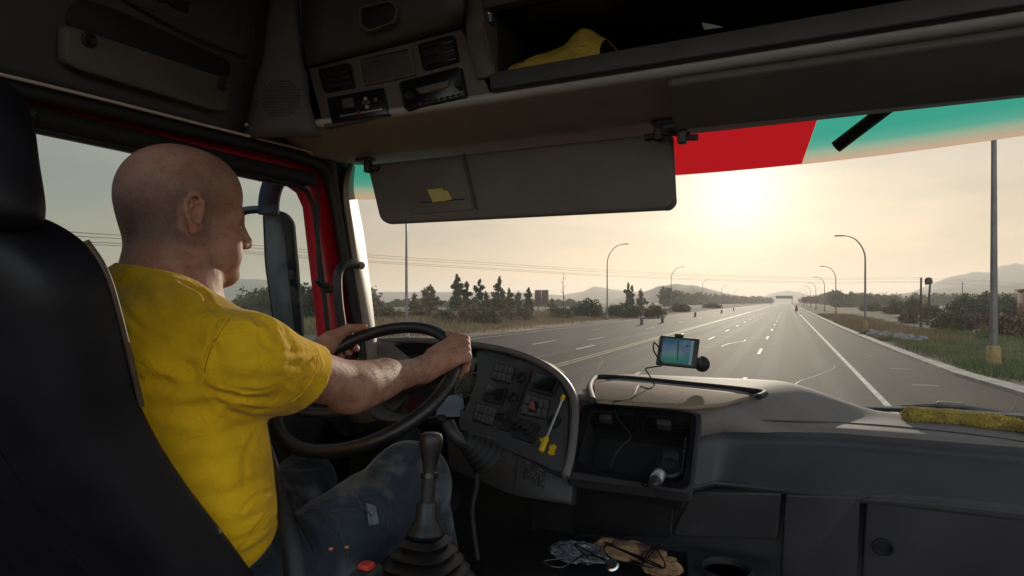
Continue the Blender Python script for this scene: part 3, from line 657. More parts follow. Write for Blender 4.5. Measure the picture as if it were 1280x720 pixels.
# ---- windscreen with the printed sun strip
xs = np.linspace(-1.37, 1.0, 44)
ws = grid_obj('windshield', [[(x, WY(x, z), z) for x in xs] for z in np.linspace(-.42, .62, 20)], M['glass'], CAB)
def strip_mat(dz=0.):
    m = bpy.data.materials.new('translucent sun strip film'); m.use_nodes = True; N = m.node_tree.nodes; K = m.node_tree.links.new; N.clear()
    o = N.new('ShaderNodeOutputMaterial'); t = N.new('ShaderNodeTexCoord'); s = N.new('ShaderNodeSeparateXYZ'); mr = N.new('ShaderNodeMapRange')
    mr.inputs[1].default_value = .385 + dz; mr.inputs[2].default_value = .462 + dz; r = N.new('ShaderNodeValToRGB'); e = r.color_ramp.elements
    e[0].position = .12; e[0].color = (.80, .62, .50, 1); e[1].position = 1; e[1].color = (.07, .55, .47, 1)
    x = e.new(.38); x.color = (.50, .66, .55, 1); x = e.new(.62); x.color = (.16, .60, .52, 1)
    K(t.outputs['Object'], s.inputs[0]); K(s.outputs[2], mr.inputs[0]); K(mr.outputs[0], r.inputs[0])
    tl = N.new('ShaderNodeBsdfTranslucent'); df = N.new('ShaderNodeBsdfDiffuse'); mx = N.new('ShaderNodeMixShader'); mx.inputs[0].default_value = .3
    K(r.outputs[0], tl.inputs[0]); K(r.outputs[0], df.inputs[0]); K(tl.outputs[0], mx.inputs[1]); K(df.outputs[0], mx.inputs[2]); K(mx.outputs[0], o.inputs[0]); return m
def film_mat(name, col):
    m = bpy.data.materials.new(name); m.use_nodes = True; N = m.node_tree.nodes; K = m.node_tree.links.new; N.clear()
    o = N.new('ShaderNodeOutputMaterial'); tl = N.new('ShaderNodeBsdfTranslucent'); tl.inputs[0].default_value = (*col, 1); K(tl.outputs[0], o.inputs[0]); return m
zb = lambda x: .388 - .018 * max(0, -x - .3) ** 1.5
xsl = lambda z: onw(1002, 205).x + (onw(1021, 152).x - onw(1002, 205).x) * (z - .3885) / max(onw(1021, 152).z - .3885, .02)
rows = []; rows2 = []
for k in range(10):
    f = k / 9; xa_ = xsl(.388 + f * .2)
    rows.append([(x, WY(x, zb(x) + f * .2) - .006, zb(x) + f * .2) for x in np.linspace(xa_, 1.0, 24)])
    rows2.append([(x, WY(x, .335 + f * .2) - .006, .335 + f * .2) for x in np.linspace(-1.36, -.95, 14)])
grid_obj('sun_strip', rows, strip_mat(), ws); grid_obj('sun_strip', rows2, strip_mat(-.05), ws)
rows = []
for k in range(6):
    f = k / 5; z0 = .3885; z1 = .56; z = z0 + (z1 - z0) * f; xa, xb = -.95, onw(1002, 205).x + (onw(1021, 152).x - onw(1002, 205).x) * (z - z0) / max(onw(1021, 152).z - z0, .02)
    rows.append([(x, WY(x, z) - .010, z) for x in np.linspace(xa, xb, 20)])
grid_obj('red_film', rows, film_mat('red translucent film', (.40, .010, .016)), ws)

# ---- left door and A pillar
PX = (Vector((-1.30, 0, 0)), Vector((1, 0, 0)))
def ring_plate(name, outer, inner, n, th, mat_, parent):
    """plate with an opening: same number of points on both loops"""
    bm = bmesh.new(); N_ = len(outer); L4 = []
    for pts, off in ((outer, 0), (inner, 0), (inner, -th), (outer, -th)): L4.append([bm.verts.new(Vector(p) + n * off) for p in pts])
    for A, B in ((0, 1), (1, 2), (2, 3), (3, 0)):
        for i in range(N_):
            j = (i + 1) % N_; bm.faces.new((L4[A][i], L4[A][j], L4[B][j], L4[B][i]))
    return bm_obj(name, bm, mat_, parent, angle=35)
door = slab('door', [Vector((-1.31, .2, -.20)), Vector((-1.31, 1.72, -.20)), Vector((-1.31, 1.80, -.95)), Vector((-1.31, .2, -.95))], Vector((1, 0, 0)), .05, M['plastic_grey'], CAB, .012)
inner = [onx(u, v, -1.30) for u, v in [(-60, 122), (38, 160), (165, 187), (290, 215), (345, 227), (372, 232), (383, 240), (391, 258), (398, 320), (405, 380), (411, 440)]] + [Vector((-1.30, 1.60, -.19)), Vector((-1.30, .42, -.19))]
outer = [onx(u, v, -1.30) for u, v in [(-60, 76), (38, 107), (165, 137), (290, 168), (345, 182), (385, 192), (408, 200), (420, 235), (436, 320), (444, 380), (450, 440)]] + [Vector((-1.30, 1.78, -.24)), Vector((-1.30, .30, -.24))]
ring_plate('door_frame', outer, inner, Vector((1, 0, 0)), .04, M['red'], door)
bm = bmesh.new(); slab_into(bm, [p + Vector((-.02, 0, 0)) for p in inner], Vector((1, 0, 0)), .004, 0); bm_obj('window_pane', bm, M['glass_side'], door, False)
tube('window_seal', [p + Vector((.004, 0, 0)) for p in inner], .007, M['seal'], door, 8, closed=True)
tube('window_blind', [onx(u, v, -1.285) for u, v in [(18, 141), (160, 172), (290, 203), (388, 224)]], .021, M['black'], door, 12)
bm = bmesh.new(); slab_into(bm, [onx(u, v, -1.28) for u, v in [(18, 148), (160, 180), (290, 210), (372, 229), (372, 233), (290, 216), (160, 188), (18, 158)]], Vector((1, 0, 0)), .006, .001)
tube_into(bm, [onx(30, 150, -1.27), onx(42, 143, -1.27)], .012, 8); bm_obj('blind_cloth', bm, M['black'], door)
tube('blind_cord', [onx(u, v, -1.275) for u, v in [(395, 222), (397, 260), (397, 320), (399, 352)]], .004, M['black'], door, 6, 4)
bm = bmesh.new(); tube_into(bm, [onx(u, v, -1.27) for u, v in [(397, 350), (401, 356), (410, 357)]], .009, 8, 3); tube_into(bm, [onx(404, 362, -1.275), onx(420, 362, -1.275)], .010, 8); bm_obj('blind_hook', bm, M['black'], door)
tube('door_seal', [onx(u, v, -1.27) for u, v in [(-70, 86), (0, 106), (120, 134), (250, 165), (350, 189), (392, 203), (408, 217), (418, 250), (430, 320), (441, 380), (449, 430), (455, 470)]], .017, M['seal'], CAB, 10, 4)
tube('trim_bead', [onx(u, v, -1.243) for u, v in [(-70, 77), (0, 93), (120, 122), (250, 155), (350, 180), (400, 193), (436, 203)]], .0035, M['trim_line'], CAB, 8, 4)
slab('rear_side_panel', [Vector((-1.29, -.4, -1.1)), Vector((-1.29, .44, -1.1)), Vector((-1.29, .44, .46)), Vector((-1.29, -.4, .46))], Vector((1, 0, 0)), .04, M['plastic_grey'], CAB, .01)
# A pillar: dark inner trim and the pale outer edge beside the glass
def pillar(name, L_, R_, xl, yr, m_, th=.03):
    rows = []
    for (ul, vl), (ur, vr) in zip(L_, R_):
        a = onx(ul, vl, xl); b = onw(ur, vr) if yr is None else ony(ur, vr, yr)
        mid = (a + b) / 2 + (Vector((0.012, -.012, 0)))
        rows.append([a, a * .6 + mid * .4 + Vector((.003, -.003, 0)), mid, b * .6 + mid * .4 + Vector((.002, -.002, 0)), b])
    rr = [catmull(list(c), 4) for c in zip(*rows)]
    return grid_obj(name, rr, m_, CAB, th, 60)
ap = pillar('a_pillar', [(405, 196), (415, 235), (426, 300), (440, 370), (450, 430), (458, 480)], [(442, 208), (432, 240), (440, 300), (447, 370), (457, 430), (466, 480)], -1.265, 1.66, M['plastic_grey'])
pillar('pillar_edge', [(438, 205), (431, 238), (437, 290), (445, 350), (456, 425), (464, 480)], [(443, 212), (443, 240), (452, 290), (460, 350), (468, 420), (477, 480)], -1.245, 1.66, M['beige'], .012)
tube('grab_handle', [onx(u, v, -1.20) for u, v in [(446, 331), (436, 330), (427, 334), (422, 346), (423, 375), (427, 405), (431, 428), (440, 436)]], .0135, M['plastic'], CAB, 12, 5)
lathe('pillar_screw', onx(451, 332, -1.21), (1, -.6, 0), [(.012, 0), (.012, .006), (.006, .010), (0, .010)], M['beige'], CAB, 16)
# wing mirror outside the driver's door
mp0 = at(345, 340, 2.35); MIR = empty('wing_mirror', mp0); MIR.parent = CAB
pl_m = (at(345, 340, 2.35), Vector((.30, -.95, 0)).normalized())
hs = slab('mirror_housing', px(pl_m, [(326, 262), (352, 263), (363, 275), (368, 330), (376, 424), (348, 420), (339, 405), (329, 330)]), pl_m[1], .05, mat('dark grey mirror shell', (.014, .016, .018), .9, spec=.1, var=.1, vscale=8), MIR, .014, .03)
slab('mirror_glass', px(lift(pl_m, .002), [(331, 269), (350, 270), (356, 300), (363, 370), (368, 412), (349, 411), (342, 398), (333, 330)]), pl_m[1], .004, mat('mirror glass', (.03, .036, .040), .4, spec=.3, col2=(.06, .068, .072), vscale=9, stretch=(3, 3, .4)), MIR, .001, .01)
tube('mirror_arm', [at(u, v, 2.32) for u, v in [(302, 264), (318, 262), (332, 263), (344, 268)]], .015, M['plastic_grey'], MIR, 10, 4)
tube('mirror_bracket', [at(u, v, 2.25) for u, v in [(336, 268), (337, 246), (345, 224), (365, 204), (392, 192)]], .038, mat('dark blue grey bracket', (.03, .04, .055), .9, spec=.1), MIR, 12, 4)

# ---- roof lining above the windscreen, side and overhead storage
def ypt(u, v, Y): return ony(u, v, Y)
xsL = [-1.13, -1.0, -.8, -.55, -.3, 0, .3, .6, 1.0]
rows = []
for (Y, Z) in [(1.198, .452), (1.22, .446), (1.28, .444), (1.36, .437), (1.45, .430), (1.52, .440), (1.58, .462), (1.64, .488), (1.70, .52)]:
    row = []
    for x in [-1.272, -1.262, -1.24, -1.2] + xsL:
        k = max(0, min(1, (-1.02 - x) / .24))
        yy = Y - .10 * k * k if Y > 1.4 else Y
        zz = Z + (.012 * k * k if Y < 1.3 else -.004 * k)
        if x < -1.12 and Y < 1.25: yy = Y - (.0 + .5 * (-1.12 - x)) ; zz = Z - .0
        row.append((x, min(yy + .11, WY(x, zz) - .02) if Y > 1.5 else yy, zz))
    rows.append(row)
grid_obj('windshield_header', rows, M['liner'], CAB, .012, 60)
OC = slab('overhead_console', [Vector((-1.13, 1.225, .455)), Vector((1.0, 1.225, .455)), Vector((1.0, 1.225, .50)), Vector((-.597, 1.225, .50)), Vector((-.597, 1.225, .627)), Vector((-.64, 1.225, .627)), Vector((-.64, 1.225, .9)), Vector((-1.13, 1.225, .9))], NY, .01, M['console_dark'], CAB, .001)
PF = (Vector((0, 1.2, 0)), NY)
slab('control_panel', [ony(u, v, 1.2) for u, v in [(385, 86), (577, 36), (613, 117), (405, 160)]], NY, .024, M['console'], OC, .003)
def pf(off): return (Vector((0, 1.2 - off, 0)), NY)
def recess(name, q, d, rim, matd, parent, base):
    """a framed, sunken fitting: raised rim, dark face behind it"""
    return slab(name, rounded([onp(u, v, base) for u, v in q], .006), base[1], .02, matd, parent, .002)
def ringslab(name, q, base, wd, lift_, m_, parent, rnd=.008):
    o_ = rounded([onp(u, v, base) for u, v in q], rnd); c = sum(o_, Vector()) / len(o_)
    i_ = [p + (c - p).normalized() * wd for p in o_]
    bm = bmesh.new(); n = base[1]; N_ = len(o_)
    A = [bm.verts.new(p + n * lift_) for p in o_]; B = [bm.verts.new(p + n * lift_) for p in i_]; C_ = [bm.verts.new(p - n * .004) for p in i_]; D = [bm.verts.new(p - n * .004) for p in o_]
    for P_, Q in ((A, B), (B, C_), (C_, D), (D, A)):
        for i in range(N_): bm.faces.new((P_[i], P_[(i + 1) % N_], Q[(i + 1) % N_], Q[i]))
    return bm_obj(name, bm, m_, parent, angle=30)
def quad(c, w_, h_, ang=0):
    ca, sa = math.cos(ang), math.sin(ang); return [(c[0] + x * w_ / 2 * ca - y * h_ / 2 * sa, c[1] + x * w_ / 2 * sa + y * h_ / 2 * ca) for x, y in ((-1, -1), (1, -1), (1, 1), (-1, 1))]
def lerpq(q, s, t): a = [q[0][k] + (q[1][k] - q[0][k]) * s for k in (0, 1)]; b = [q[3][k] + (q[2][k] - q[3][k]) * s for k in (0, 1)]; return (a[0] + (b[0] - a[0]) * t, a[1] + (b[1] - a[1]) * t)
def subq(q, s0, t0, s1, t1): return [lerpq(q, s0, t0), lerpq(q, s1, t0), lerpq(q, s1, t1), lerpq(q, s0, t1)]
# px = 380 + x/4.8 , 20 + y/4.8 from the enlarged view
Z1 = lambda pts: [(380 + x / 4.8, 20 + y / 4.8) for x, y in pts]
def vent(q, base, parent, name='air_vent', n=4):
    v_ = slab(name, rounded([onp(u, v, lift(base, .003)) for u, v in q], .006), base[1], .02, M['black'], parent, .002)
    ringslab('vent_frame', q, base, .005, .007, M['gloss_black'], v_)
    for k in range(n):
        t = (k + .5) / n; qq = subq(q, .07, t - .05, .93, t + .02); slab('vent_slat', [onp(u, v, lift(base, .006)) for u, v in qq], base[1], .012, M['gloss_black'], v_, .0008)
    return v_
vent(Z1([(95, 325), (280, 287), (310, 430), (130, 463)]), pf(0), OC)
qv = Z1([(690, 178), (905, 118), (935, 275), (725, 332)]); vent(qv, pf(0), OC, n=3)
qd = Z1([(350, 270), (640, 205), (670, 350), (370, 415)])
dd = slab('blank_cover', rounded([onp(u, v, pf(.004)) for u, v in qd], .008), NY, .02, M['console_dark'], OC, .002); ringslab('cover_rim', Z1([(328, 262), (648, 190), (680, 358), (358, 425)]), pf(0), .007, .006, M['console'], dd)
qt = Z1([(135, 490), (475, 428), (508, 590), (165, 645)])
tg = slab('tachograph', rounded([onp(u, v, pf(.005)) for u, v in qt], .004), NY, .02, M['gloss_black'], OC, .002)
slab('display', [onp(u, v, pf(.007)) for u, v in subq(qt, .24, .15, .44, .52)], NY, .003, M['console_dark'], tg, .001)
slab('paper_slot', [onp(u, v, pf(.008)) for u, v in subq(qt, .2, .74, .9, .80)], NY, .003, M['silver'], tg, .001)
for s_, t_ in ((.66, .30), (.62, .45), (.70, .45), (.66, .60), (.83, .4), (.2, .78)):
    c = onp(*lerpq(qt, s_, t_), pf(.007)); lathe('button', c, (0, -1, 0), [(.005, -.002), (.005, .002), (.003, .004), (0, .004)], M['silver'] if t_ in (.3, .6) else M['console'], tg, 12)
lathe('button', onp(*lerpq(qt, .5, .77), pf(.008)), (0, -1, 0), [(.004, -.002), (.004, .003), (0, .003)], mat('red button', (.4, .02, .02), .4), tg, 10)
qr = Z1([(580, 405), (945, 308), (982, 490), (615, 570)])
rd = slab('radio', rounded([onp(u, v, pf(.005)) for u, v in qr], .004), NY, .02, M['gloss_black'], OC, .002); ringslab('radio_frame', qr, pf(0), .005, .009, M['black'], rd)
slab('display', [onp(u, v, pf(.008)) for u, v in Z1([(665, 435), (865, 385), (862, 425), (700, 470)])], NY, .004, M['console'], rd, .001)
for k in range(9): slab('button', [onp(u, v, pf(.009)) for u, v in subq(qr, .08 + .095 * k, .80, .15 + .095 * k, .90)], NY, .005, M['gloss_black'], rd, .001)
for s_ in (.10, .92): lathe('knob', onp(*lerpq(qr, s_, .55), pf(.006)), (0, -1, 0), [(.010, -.002), (.010, .010), (.008, .013), (0, .013)], M['black'], rd, 16)
# cupboard door above the panel, its recessed handle
bm = bmesh.new(); rows = []
cupL = [(374, -70), (378, 0), (381, 40), (384, 74), (385, 82)]; cupR = [(565, -100), (577, -30), (580, 5), (579, 22), (577, 31)]
for (a, b), yy in zip(zip(cupL, cupR), (1.16, 1.155, 1.16, 1.178, 1.196)): rows.append([ony(a[0] + (b[0] - a[0]) * k / 8, a[1] + (b[1] - a[1]) * k / 8, yy) for k in range(9)])
grid_obj('cupboard_door', [catmull(list(c), 4) for c in zip(*rows)], M['console_dark'], OC, .012, 60)
hd = slab('cupboard_handle', rounded([ony(u, v, 1.147) for u, v in [(453, 12), (490, 3), (497, 12), (493, 27), (463, 38), (453, 30)]], .01), NY, .012, M['black'], OC, .003)
ringslab('handle_rim', [(450, 11), (491, 1), (499, 11), (495, 29), (461, 41), (450, 32)], (Vector((0, 1.147, 0)), NY), .005, .005, M['console'], hd)
slab('console_post', [ony(u, v, 1.19) for u, v in [(580, 2), (602, -4), (605, 24), (619, 94), (596, 99), (583, 50)]], NY, .03, M['console'], OC, .003)
slab('upper_cupboard', [Vector((-.60, 1.175, .632)), Vector((1.0, 1.175, .632)), Vector((1.0, 1.15, .95)), Vector((-.60, 1.15, .95))], NY, .03, M['console_dark'], OC, .006)
slab('shelf_lip', [Vector((-.585, 1.185, .455)), Vector((1.0, 1.185, .455)), Vector((1.0, 1.19, .503)), Vector((-.595, 1.19, .499))], NY, .03, M['console_dark'], OC, .005)
bm = bmesh.new()
for (c, sx, sy, sz) in (((.2, 1.40, .485), 1.6, .36, .012), ((.2, 1.58, .57), 1.6, .012, .17), ((.2, 1.40, .642), 1.6, .36, .012), ((-.59, 1.39, .56), .012, .36, .15)): box_into(bm, c, sx, sy, sz, .002)
bm_obj('shelf', bm, M['plastic'], OC)
slab('shelf_side', [onp(u, v, (Vector((-.58, 0, 0)), Vector((1, 0, 0)))) for u, v in [(603, 26), (622, 37), (622, 85), (620, 92)]], Vector((1, 0, 0)), .006, M['console'], OC, .001)
tube('lip_stitching', [Vector((x, 1.183, .458)) for x in np.linspace(-.58, 1.0, 60)], .0018, M['black'], OC, 6)
# side wall of the roof above the door
def sidept(u, v, x): return onx(u, v, x)
rows = []
for z, x in ((.415, -1.275), (.44, -1.262), (.50, -1.245), (.56, -1.225), (.60, -1.205), (.615, -1.20), (.72, -1.185), (.9, -1.16)):
    rows.append([(x, y, z + .035 * (y - 1.14) * (1 if z < .45 else .6)) for y in np.linspace(.1, 1.135, 16)])
SW = grid_obj('roof_side_panel', rows, M['console_dark'], CAB, .012, 60)
rows = []
for z, xa, (xb, yb) in ((.415, -1.275, (-1.075, 1.205)), (.44, -1.262, (-1.08, 1.20)), (.50, -1.245, (-1.095, 1.19)), (.56, -1.225, (-1.10, 1.19)), (.60, -1.205, (-1.11, 1.185)), (.72, -1.18, (-1.11, 1.17)), (.9, -1.16, (-1.11, 1.165))):
    rows.append([(xa + (xb - xa) * t, 1.139 + (yb - 1.139) * (t ** 1.6), z) for t in np.linspace(0, 1, 9)])
grid_obj('speaker_panel', rows, M['console_dark'], CAB, .012, 60)
SPK = bpy.data.objects['speaker_panel']
def bvh_of(o):
    from mathutils.bvhtree import BVHTree
    r = rootloc(o); return BVHTree.FromPolygons([v.co + r for v in o.data.vertices], [tuple(p.vertices) for p in o.data.polygons])
def bhit(bv, u, v): q = bv.ray_cast(Vector((0, 0, 0)), ray(u, v).normalized()); return (q[0], q[1] if q[1] is not None and q[1].dot(ray(u, v)) < 0 else (-q[1] if q[1] is not None else None))
sbv = bvh_of(SPK); sg = bmesh.new()
for i in range(-7, 8):
    for j in range(-7, 8):
        if i * i + j * j <= 46:
            hp_, hn_ = bhit(sbv, 352 + i * 3.6 + (j % 2) * 1.8, 124 + j * 3.6)
            if hp_ is not None: lathe_into(sg, hp_ + hn_ * .006, hn_, [(.0024, -.003), (.0024, .0012), (0, .0012)], 6)
bm_obj('speaker_grille', sg, M['black'], CAB)
tube('panel_seam', [onx(302, 164, -1.262), onx(306, 120, -1.24), onx(314, 74, -1.20), onx(318, 20, -1.18)], .0022, M['black'], SW, 6, 5)
tube('panel_seam', [onx(u, v, -1.193) for u, v in [(120, -18), (180, 14), (250, 50), (312, 73)]], .0022, M['black'], SW, 6, 5)
PW = plane3(onx(85, 30, -1.222), onx(287, 97, -1.222), onx(100, 88, -1.238))
ZW = lambda pts: [(x / 2.977, y / 2.977) for x, y in pts]
slab('pocket_shade', rounded(px(lift(PW, .004), ZW([(262, 30), (300, -8), (420, 25), (820, 190), (858, 225), (858, 300), (560, 215), (250, 95)])), .018), PW[1], .03, M['black'], SW, .003)  # black plate standing in for the shade inside the pocket
pk = slab('pocket_front', rounded(px(lift(PW, .020), ZW([(247, 90), (858, 297), (852, 412), (800, 412), (300, 262), (247, 235)])), .013), PW[1], .03, M['console'], SW, .005)
for c in ZW([(328, 148), (824, 314)]): lathe('bumper', onp(c[0], c[1], lift(PW, .019)), PW[1], [(.014, 0), (.014, .005), (.010, .008), (.006, .003), (0, .003)], M['black'], pk, 20)
slab('upper_locker', rounded(px(lift(PW, .012), [(118, -60), (300, -30), (302, 46), (292, 50), (128, -8)]), .02), PW[1], .03, M['console_dark'], SW, .005)
slab('locker_catch', rounded(px(lift(PW, .018), [(195, -8), (238, 2), (236, 16), (222, 12), (210, 3), (200, 3)]), .006), PW[1], .012, M['black'], SW, .002)
slab('roof_side_shell', [Vector((-1.335, -.4, .41)), Vector((-1.335, 1.30, .43)), Vector((-1.335, 1.62, .455)), Vector((-1.335, 2.0, .50)), Vector((-1.335, 2.0, .95)), Vector((-1.335, -.4, .95))], Vector((1, 0, 0)), .03, M['black'], CAB, .002)
slab('roof_front_shell', [Vector((-1.34, 1.80, .53)), Vector((1.0, 1.80, .53)), Vector((1.0, 1.80, .95)), Vector((-1.34, 1.80, .95))], NY, .03, M['black'], CAB, .002)
slab('corner_filler', [Vector((-1.31, 1.225, .47)), Vector((-1.09, 1.225, .47)), Vector((-1.09, 1.225, .95)), Vector((-1.31, 1.225, .95))], NY, .02, M['black'], CAB, .002)
slab('roof', [Vector((-1.2, -.4, .9)), Vector((1.0, -.4, .9)), Vector((1.0, 1.6, .9)), Vector((-1.2, 1.6, .9))], Vector((0, 0, -1)), .03, M['console_dark'], CAB, .004)

# ---- sun visors
PVZ = (Vector((0, 1.45, 0)), NY)
vis = slab('sun_visor', rounded(px(PVZ, [(458, 206), (470, 204), (836, 165), (841, 172), (845, 254), (838, 262), (484, 280), (474, 274)]), .018), NY, .022, M['visor'], CAB, .009, seg=3)
slab('visor_flap', px(lift(PVZ, .004), [(578, 192), (580.5, 192), (597, 262), (594, 262)]), NY, .006, M['plastic_grey'], vis, .001)
slab('visor_pocket', px(lift(PVZ, .0035), [(500, 206), (577, 197), (592, 262), (515, 268)]), NY, .005, M['visor'], vis, .002)
slab('pocket_slit', px(lift(PVZ, .005), [(525, 252.5), (580, 248), (580, 249.6), (525, 254)]), NY, .004, M['black'], vis, .0003)
def hook(u, v, Y, sgn):
    bm = bmesh.new(); c = ony(u, v, Y)
    box_into(bm, c + Vector((0, 0, .008)), .055, .03, .010, .003); box_into(bm, c + Vector((sgn * .012, -.004, -.012)), .020, .022, .040, .005)
    tube_into(bm, [c + Vector((sgn * .012, 0, -.018)), c + Vector((sgn * .045, 0, -.020))], .007, 8); return bm
bm_obj('visor_hook', hook(457, 203, 1.44, 1), M['plastic_grey'], vis); bm_obj('visor_hook', hook(830, 158, 1.44, -1), M['plastic_grey'], vis)
a, b, c = ony(842, 165, 1.35), ony(1290, 124, 1.35), ony(833, 106, 1.22); PV2 = plane3(a, b, c)
v2 = slab('sun_visor', rounded([a, b + Vector((.5, 0, 0)), Vector((b.x + .5, c.y, c.z)), c], .012), PV2[1], .022, M['visor'], CAB, .008, seg=3)
bm_obj('visor_hook', hook(846, 163, 1.37, 1), M['plastic_grey'], v2)
tube('visor_rod', [ony(826, 166, 1.40), ony(862, 168, 1.40)], .006, M['plastic'], v2, 8)
tube('strip_support', [onw(1044, 187) + Vector((0, -.03, 0)), onw(1096, 149) + Vector((0, -.05, 0)), onw(1125, 128) + Vector((0, -.06, 0))], lambda t: .017, M['black'], CAB, 12)

# ---- dashboard
P1, P2, P3 = ony(718, 500, 1.40), ony(708, 590, 1.25), ony(560, 520, 1.42)
PD = plane3(P1, P2, P3)
DB = empty('dashboard', (0, 0, 0)); DB.parent = CAB
Z3 = lambda pts: [(540 + x / 3.272, 420 + y / 3.272) for x, y in pts]
Z6 = lambda pts: [(580 + x / 4.8, 440 + y / 4.8) for x, y in pts]
rim_px = [(398, 470), (410, 452), (432, 437), (458, 429), (500, 426), (545, 427), (590, 431), (632, 438), (668, 450), (695, 466), (712, 484), (720, 506), (719, 540), (714, 575), (708, 596)]
rimw = [onp(u, v, PD) for u, v in rim_px]
rimw = catmull(rimw, 4)
# hood: from the rim lip forward to the windscreen base
rows = [[p + PD[1] * .012 + Vector((0, 0, -.012)) for p in rimw], [p + PD[1] * .012 for p in rimw], [p + Vector((0, 0, .004)) for p in rimw]]
def fwd(p, k):
    w_ = max(0, min(1, (p.x + .66) / .16)); e = Vector((p.x - .13 * k * w_, min(p.y + .15 * k, WY(p.x, p.z) - .03), p.z - .022 * k - .006 * k * k)); return e
rows += [[fwd(p, k) for p in rimw] for k in (.4, .9, 1.6, 2.4)]
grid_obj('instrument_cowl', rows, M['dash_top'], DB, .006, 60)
tube('cowl_lip', [p + PD[1] * .006 + Vector((0, 0, -.003)) for p in rimw], .0095, mat('worn grey cowl edge', (.13, .12, .112), .42, bump=.2, bscale=600), DB, 10)
# cluster well and its glass
well = [(440, 436), (500, 430), (560, 431), (592, 437), (600, 452), (592, 500), (576, 532), (520, 528), (430, 545), (404, 520), (404, 470)]
W0 = [onp(u, v, PD) for u, v in well]; cw = sum(W0, Vector()) / len(W0)
bm = bmesh.new(); A = [bm.verts.new(p) for p in W0]; B = [bm.verts.new(cw + (p - cw) * .9 - PD[1] * .09) for p in W0]
for i in range(len(A)): j = (i + 1) % len(A); bm.faces.new((A[i], A[j], B[j], B[i]))
bm.faces.new(B); bm_obj('cluster_well', bm, M['black'], DB, angle=20)
PG = lift(PD, -.055)
for gi, (c, r) in enumerate((((587, 482), .045), ((586, 516), .026), ((482, 480), .045), ((534, 470), .03))):
    cc = onp(*c, PG); g = lathe('gauge', cc, PD[1], [(r, -.005), (r, .0), (0, .0)], M['gloss_black'], DB, 32)
    s_, t_, n_ = frame_of(PD[1]); tube('gauge_ring', [cc + n_ * .003 + (s_ * math.cos(q * math.pi / 20) + t_ * math.sin(q * math.pi / 20)) * r for q in range(40)], .0020, M['silver'], g, 6, 0, True)
    bm = bmesh.new()
    for q in range(11):
        an = math.radians(-40 + 26 * q); d_ = s_ * math.cos(an) + t_ * math.sin(an); tube_into(bm, [cc + n_ * .002 + d_ * r * .82, cc + n_ * .002 + d_ * r * .94], .0009, 4)
    bm_obj('gauge_mark', bm, M['silver'], g); tube('gauge_needle', [cc + n_ * .005, cc + n_ * .005 + (s_ * .6 + t_ * .7) * r * .7], .0012, mat('pale needle', (.6, .5, .45), .5), g, 5)
slab('info_screen', px(PG, [(548, 496), (578, 492), (580, 520), (545, 520)]), PD[1], .004, mat('dim information screen', (.05, .06, .065), .15, emis=((.25, .32, .36), .09)), DB, .001)
slab('cluster_lens', px(lift(PD, -.02), [(470, 448), (596, 446), (578, 528), (470, 528)]), PD[1], .002, M['lens'], DB, 0)
# switch panel
slab('switch_panel', catmull(px(PD, [(597, 438), (640, 446), (672, 458), (695, 474), (707, 494), (710, 520), (708, 560), (702, 589), (660, 573), (610, 552), (573, 534), (584, 505), (596, 470)]), 3, True), PD[1], .03, mat('dark slate panel skin', (.046, .046, .050), .5, bump=.2, bscale=900, var=.1, vscale=14), DB, .003)
def keyblock(q, nx, ny, gap=.05):
    b_ = slab('switch_block', rounded(px(lift(PD, .004), q), .004), PD[1], .01, M['black'], DB, .001)
    for i in range(nx):
        for j in range(ny):
            qq = subq(q, (i + gap) / nx * .94 + .03, (j + gap) / ny * .92 + .04, (i + 1 - gap) / nx * .94 + .03, (j + 1 - gap) / ny * .92 + .04)
            slab('switch', px(lift(PD, .009), qq), PD[1], .008, M['key'], b_, .0016)
    return b_
keyblock(Z6([(187, 60), (308, 85), (278, 188), (158, 160)]), 4, 2)
keyblock(Z6([(78, 300), (208, 335), (168, 447), (45, 405)]), 5, 2)
def screen(q):
    b_ = slab('screen_surround', rounded(px(lift(PD, .006), q), .008), PD[1], .012, M['plastic'], DB, .003)
    slab('screen', px(lift(PD, .0075), subq(q, .11, .13, .9, .85)), PD[1], .006, M['gloss_black'], b_, .001)
screen(Z6([(132, 176), (262, 208), (226, 316), (100, 282)])); screen(Z6([(415, 108), (580, 150), (540, 266), (382, 222)]))
ks = slab('knob_strip', rounded(px(lift(PD, .005), Z6([(335, 82), (412, 103), (268, 478), (188, 455)])), .008), PD[1], .01, M['plastic'], DB, .002)
for c in Z6([(341, 150), (292, 272)]): lathe('socket', onp(*c, lift(PD, .005)), PD[1], [(.0145, 0), (.0145, .005), (.012, .007), (.011, .001), (0, .0012)], M['black'], ks, 24)
kc = onp(*Z6([(240, 390)])[0], lift(PD, .005)); lathe('rotary_switch', kc, PD[1], [(.015, 0), (.015, .007), (.012, .012), (0, .012)], M['black'], ks, 24)
s_, t_, n_ = frame_of(PD[1]); bm = bmesh.new(); box_into(bm, kc + n_ * .015, .026, .006, .010, .002, Matrix((s_, t_, n_)).transposed()); bm_obj('switch_grip', bm, M['plastic'], ks)
kb = slab('hazard_block', rounded(px(lift(PD, .004), Z6([(368, 243), (518, 285), (492, 404), (328, 370)])), .007), PD[1], .01, M['black'], DB, .002)
hq = Z6([(368, 243), (518, 285), (492, 404), (328, 370)])
for (a0, b0, a1, b1) in ((.04, .06, .28, .46), (.04, .52, .28, .94), (.60, .06, .76, .46), (.79, .06, .96, .46), (.60, .52, .76, .94), (.79, .52, .96, .94), (.31, .06, .57, .25), (.31, .8, .57, .94)): slab('switch', px(lift(PD, .010), subq(hq, a0, b0, a1, b1)), PD[1], .008, M['key'], kb, .0018)
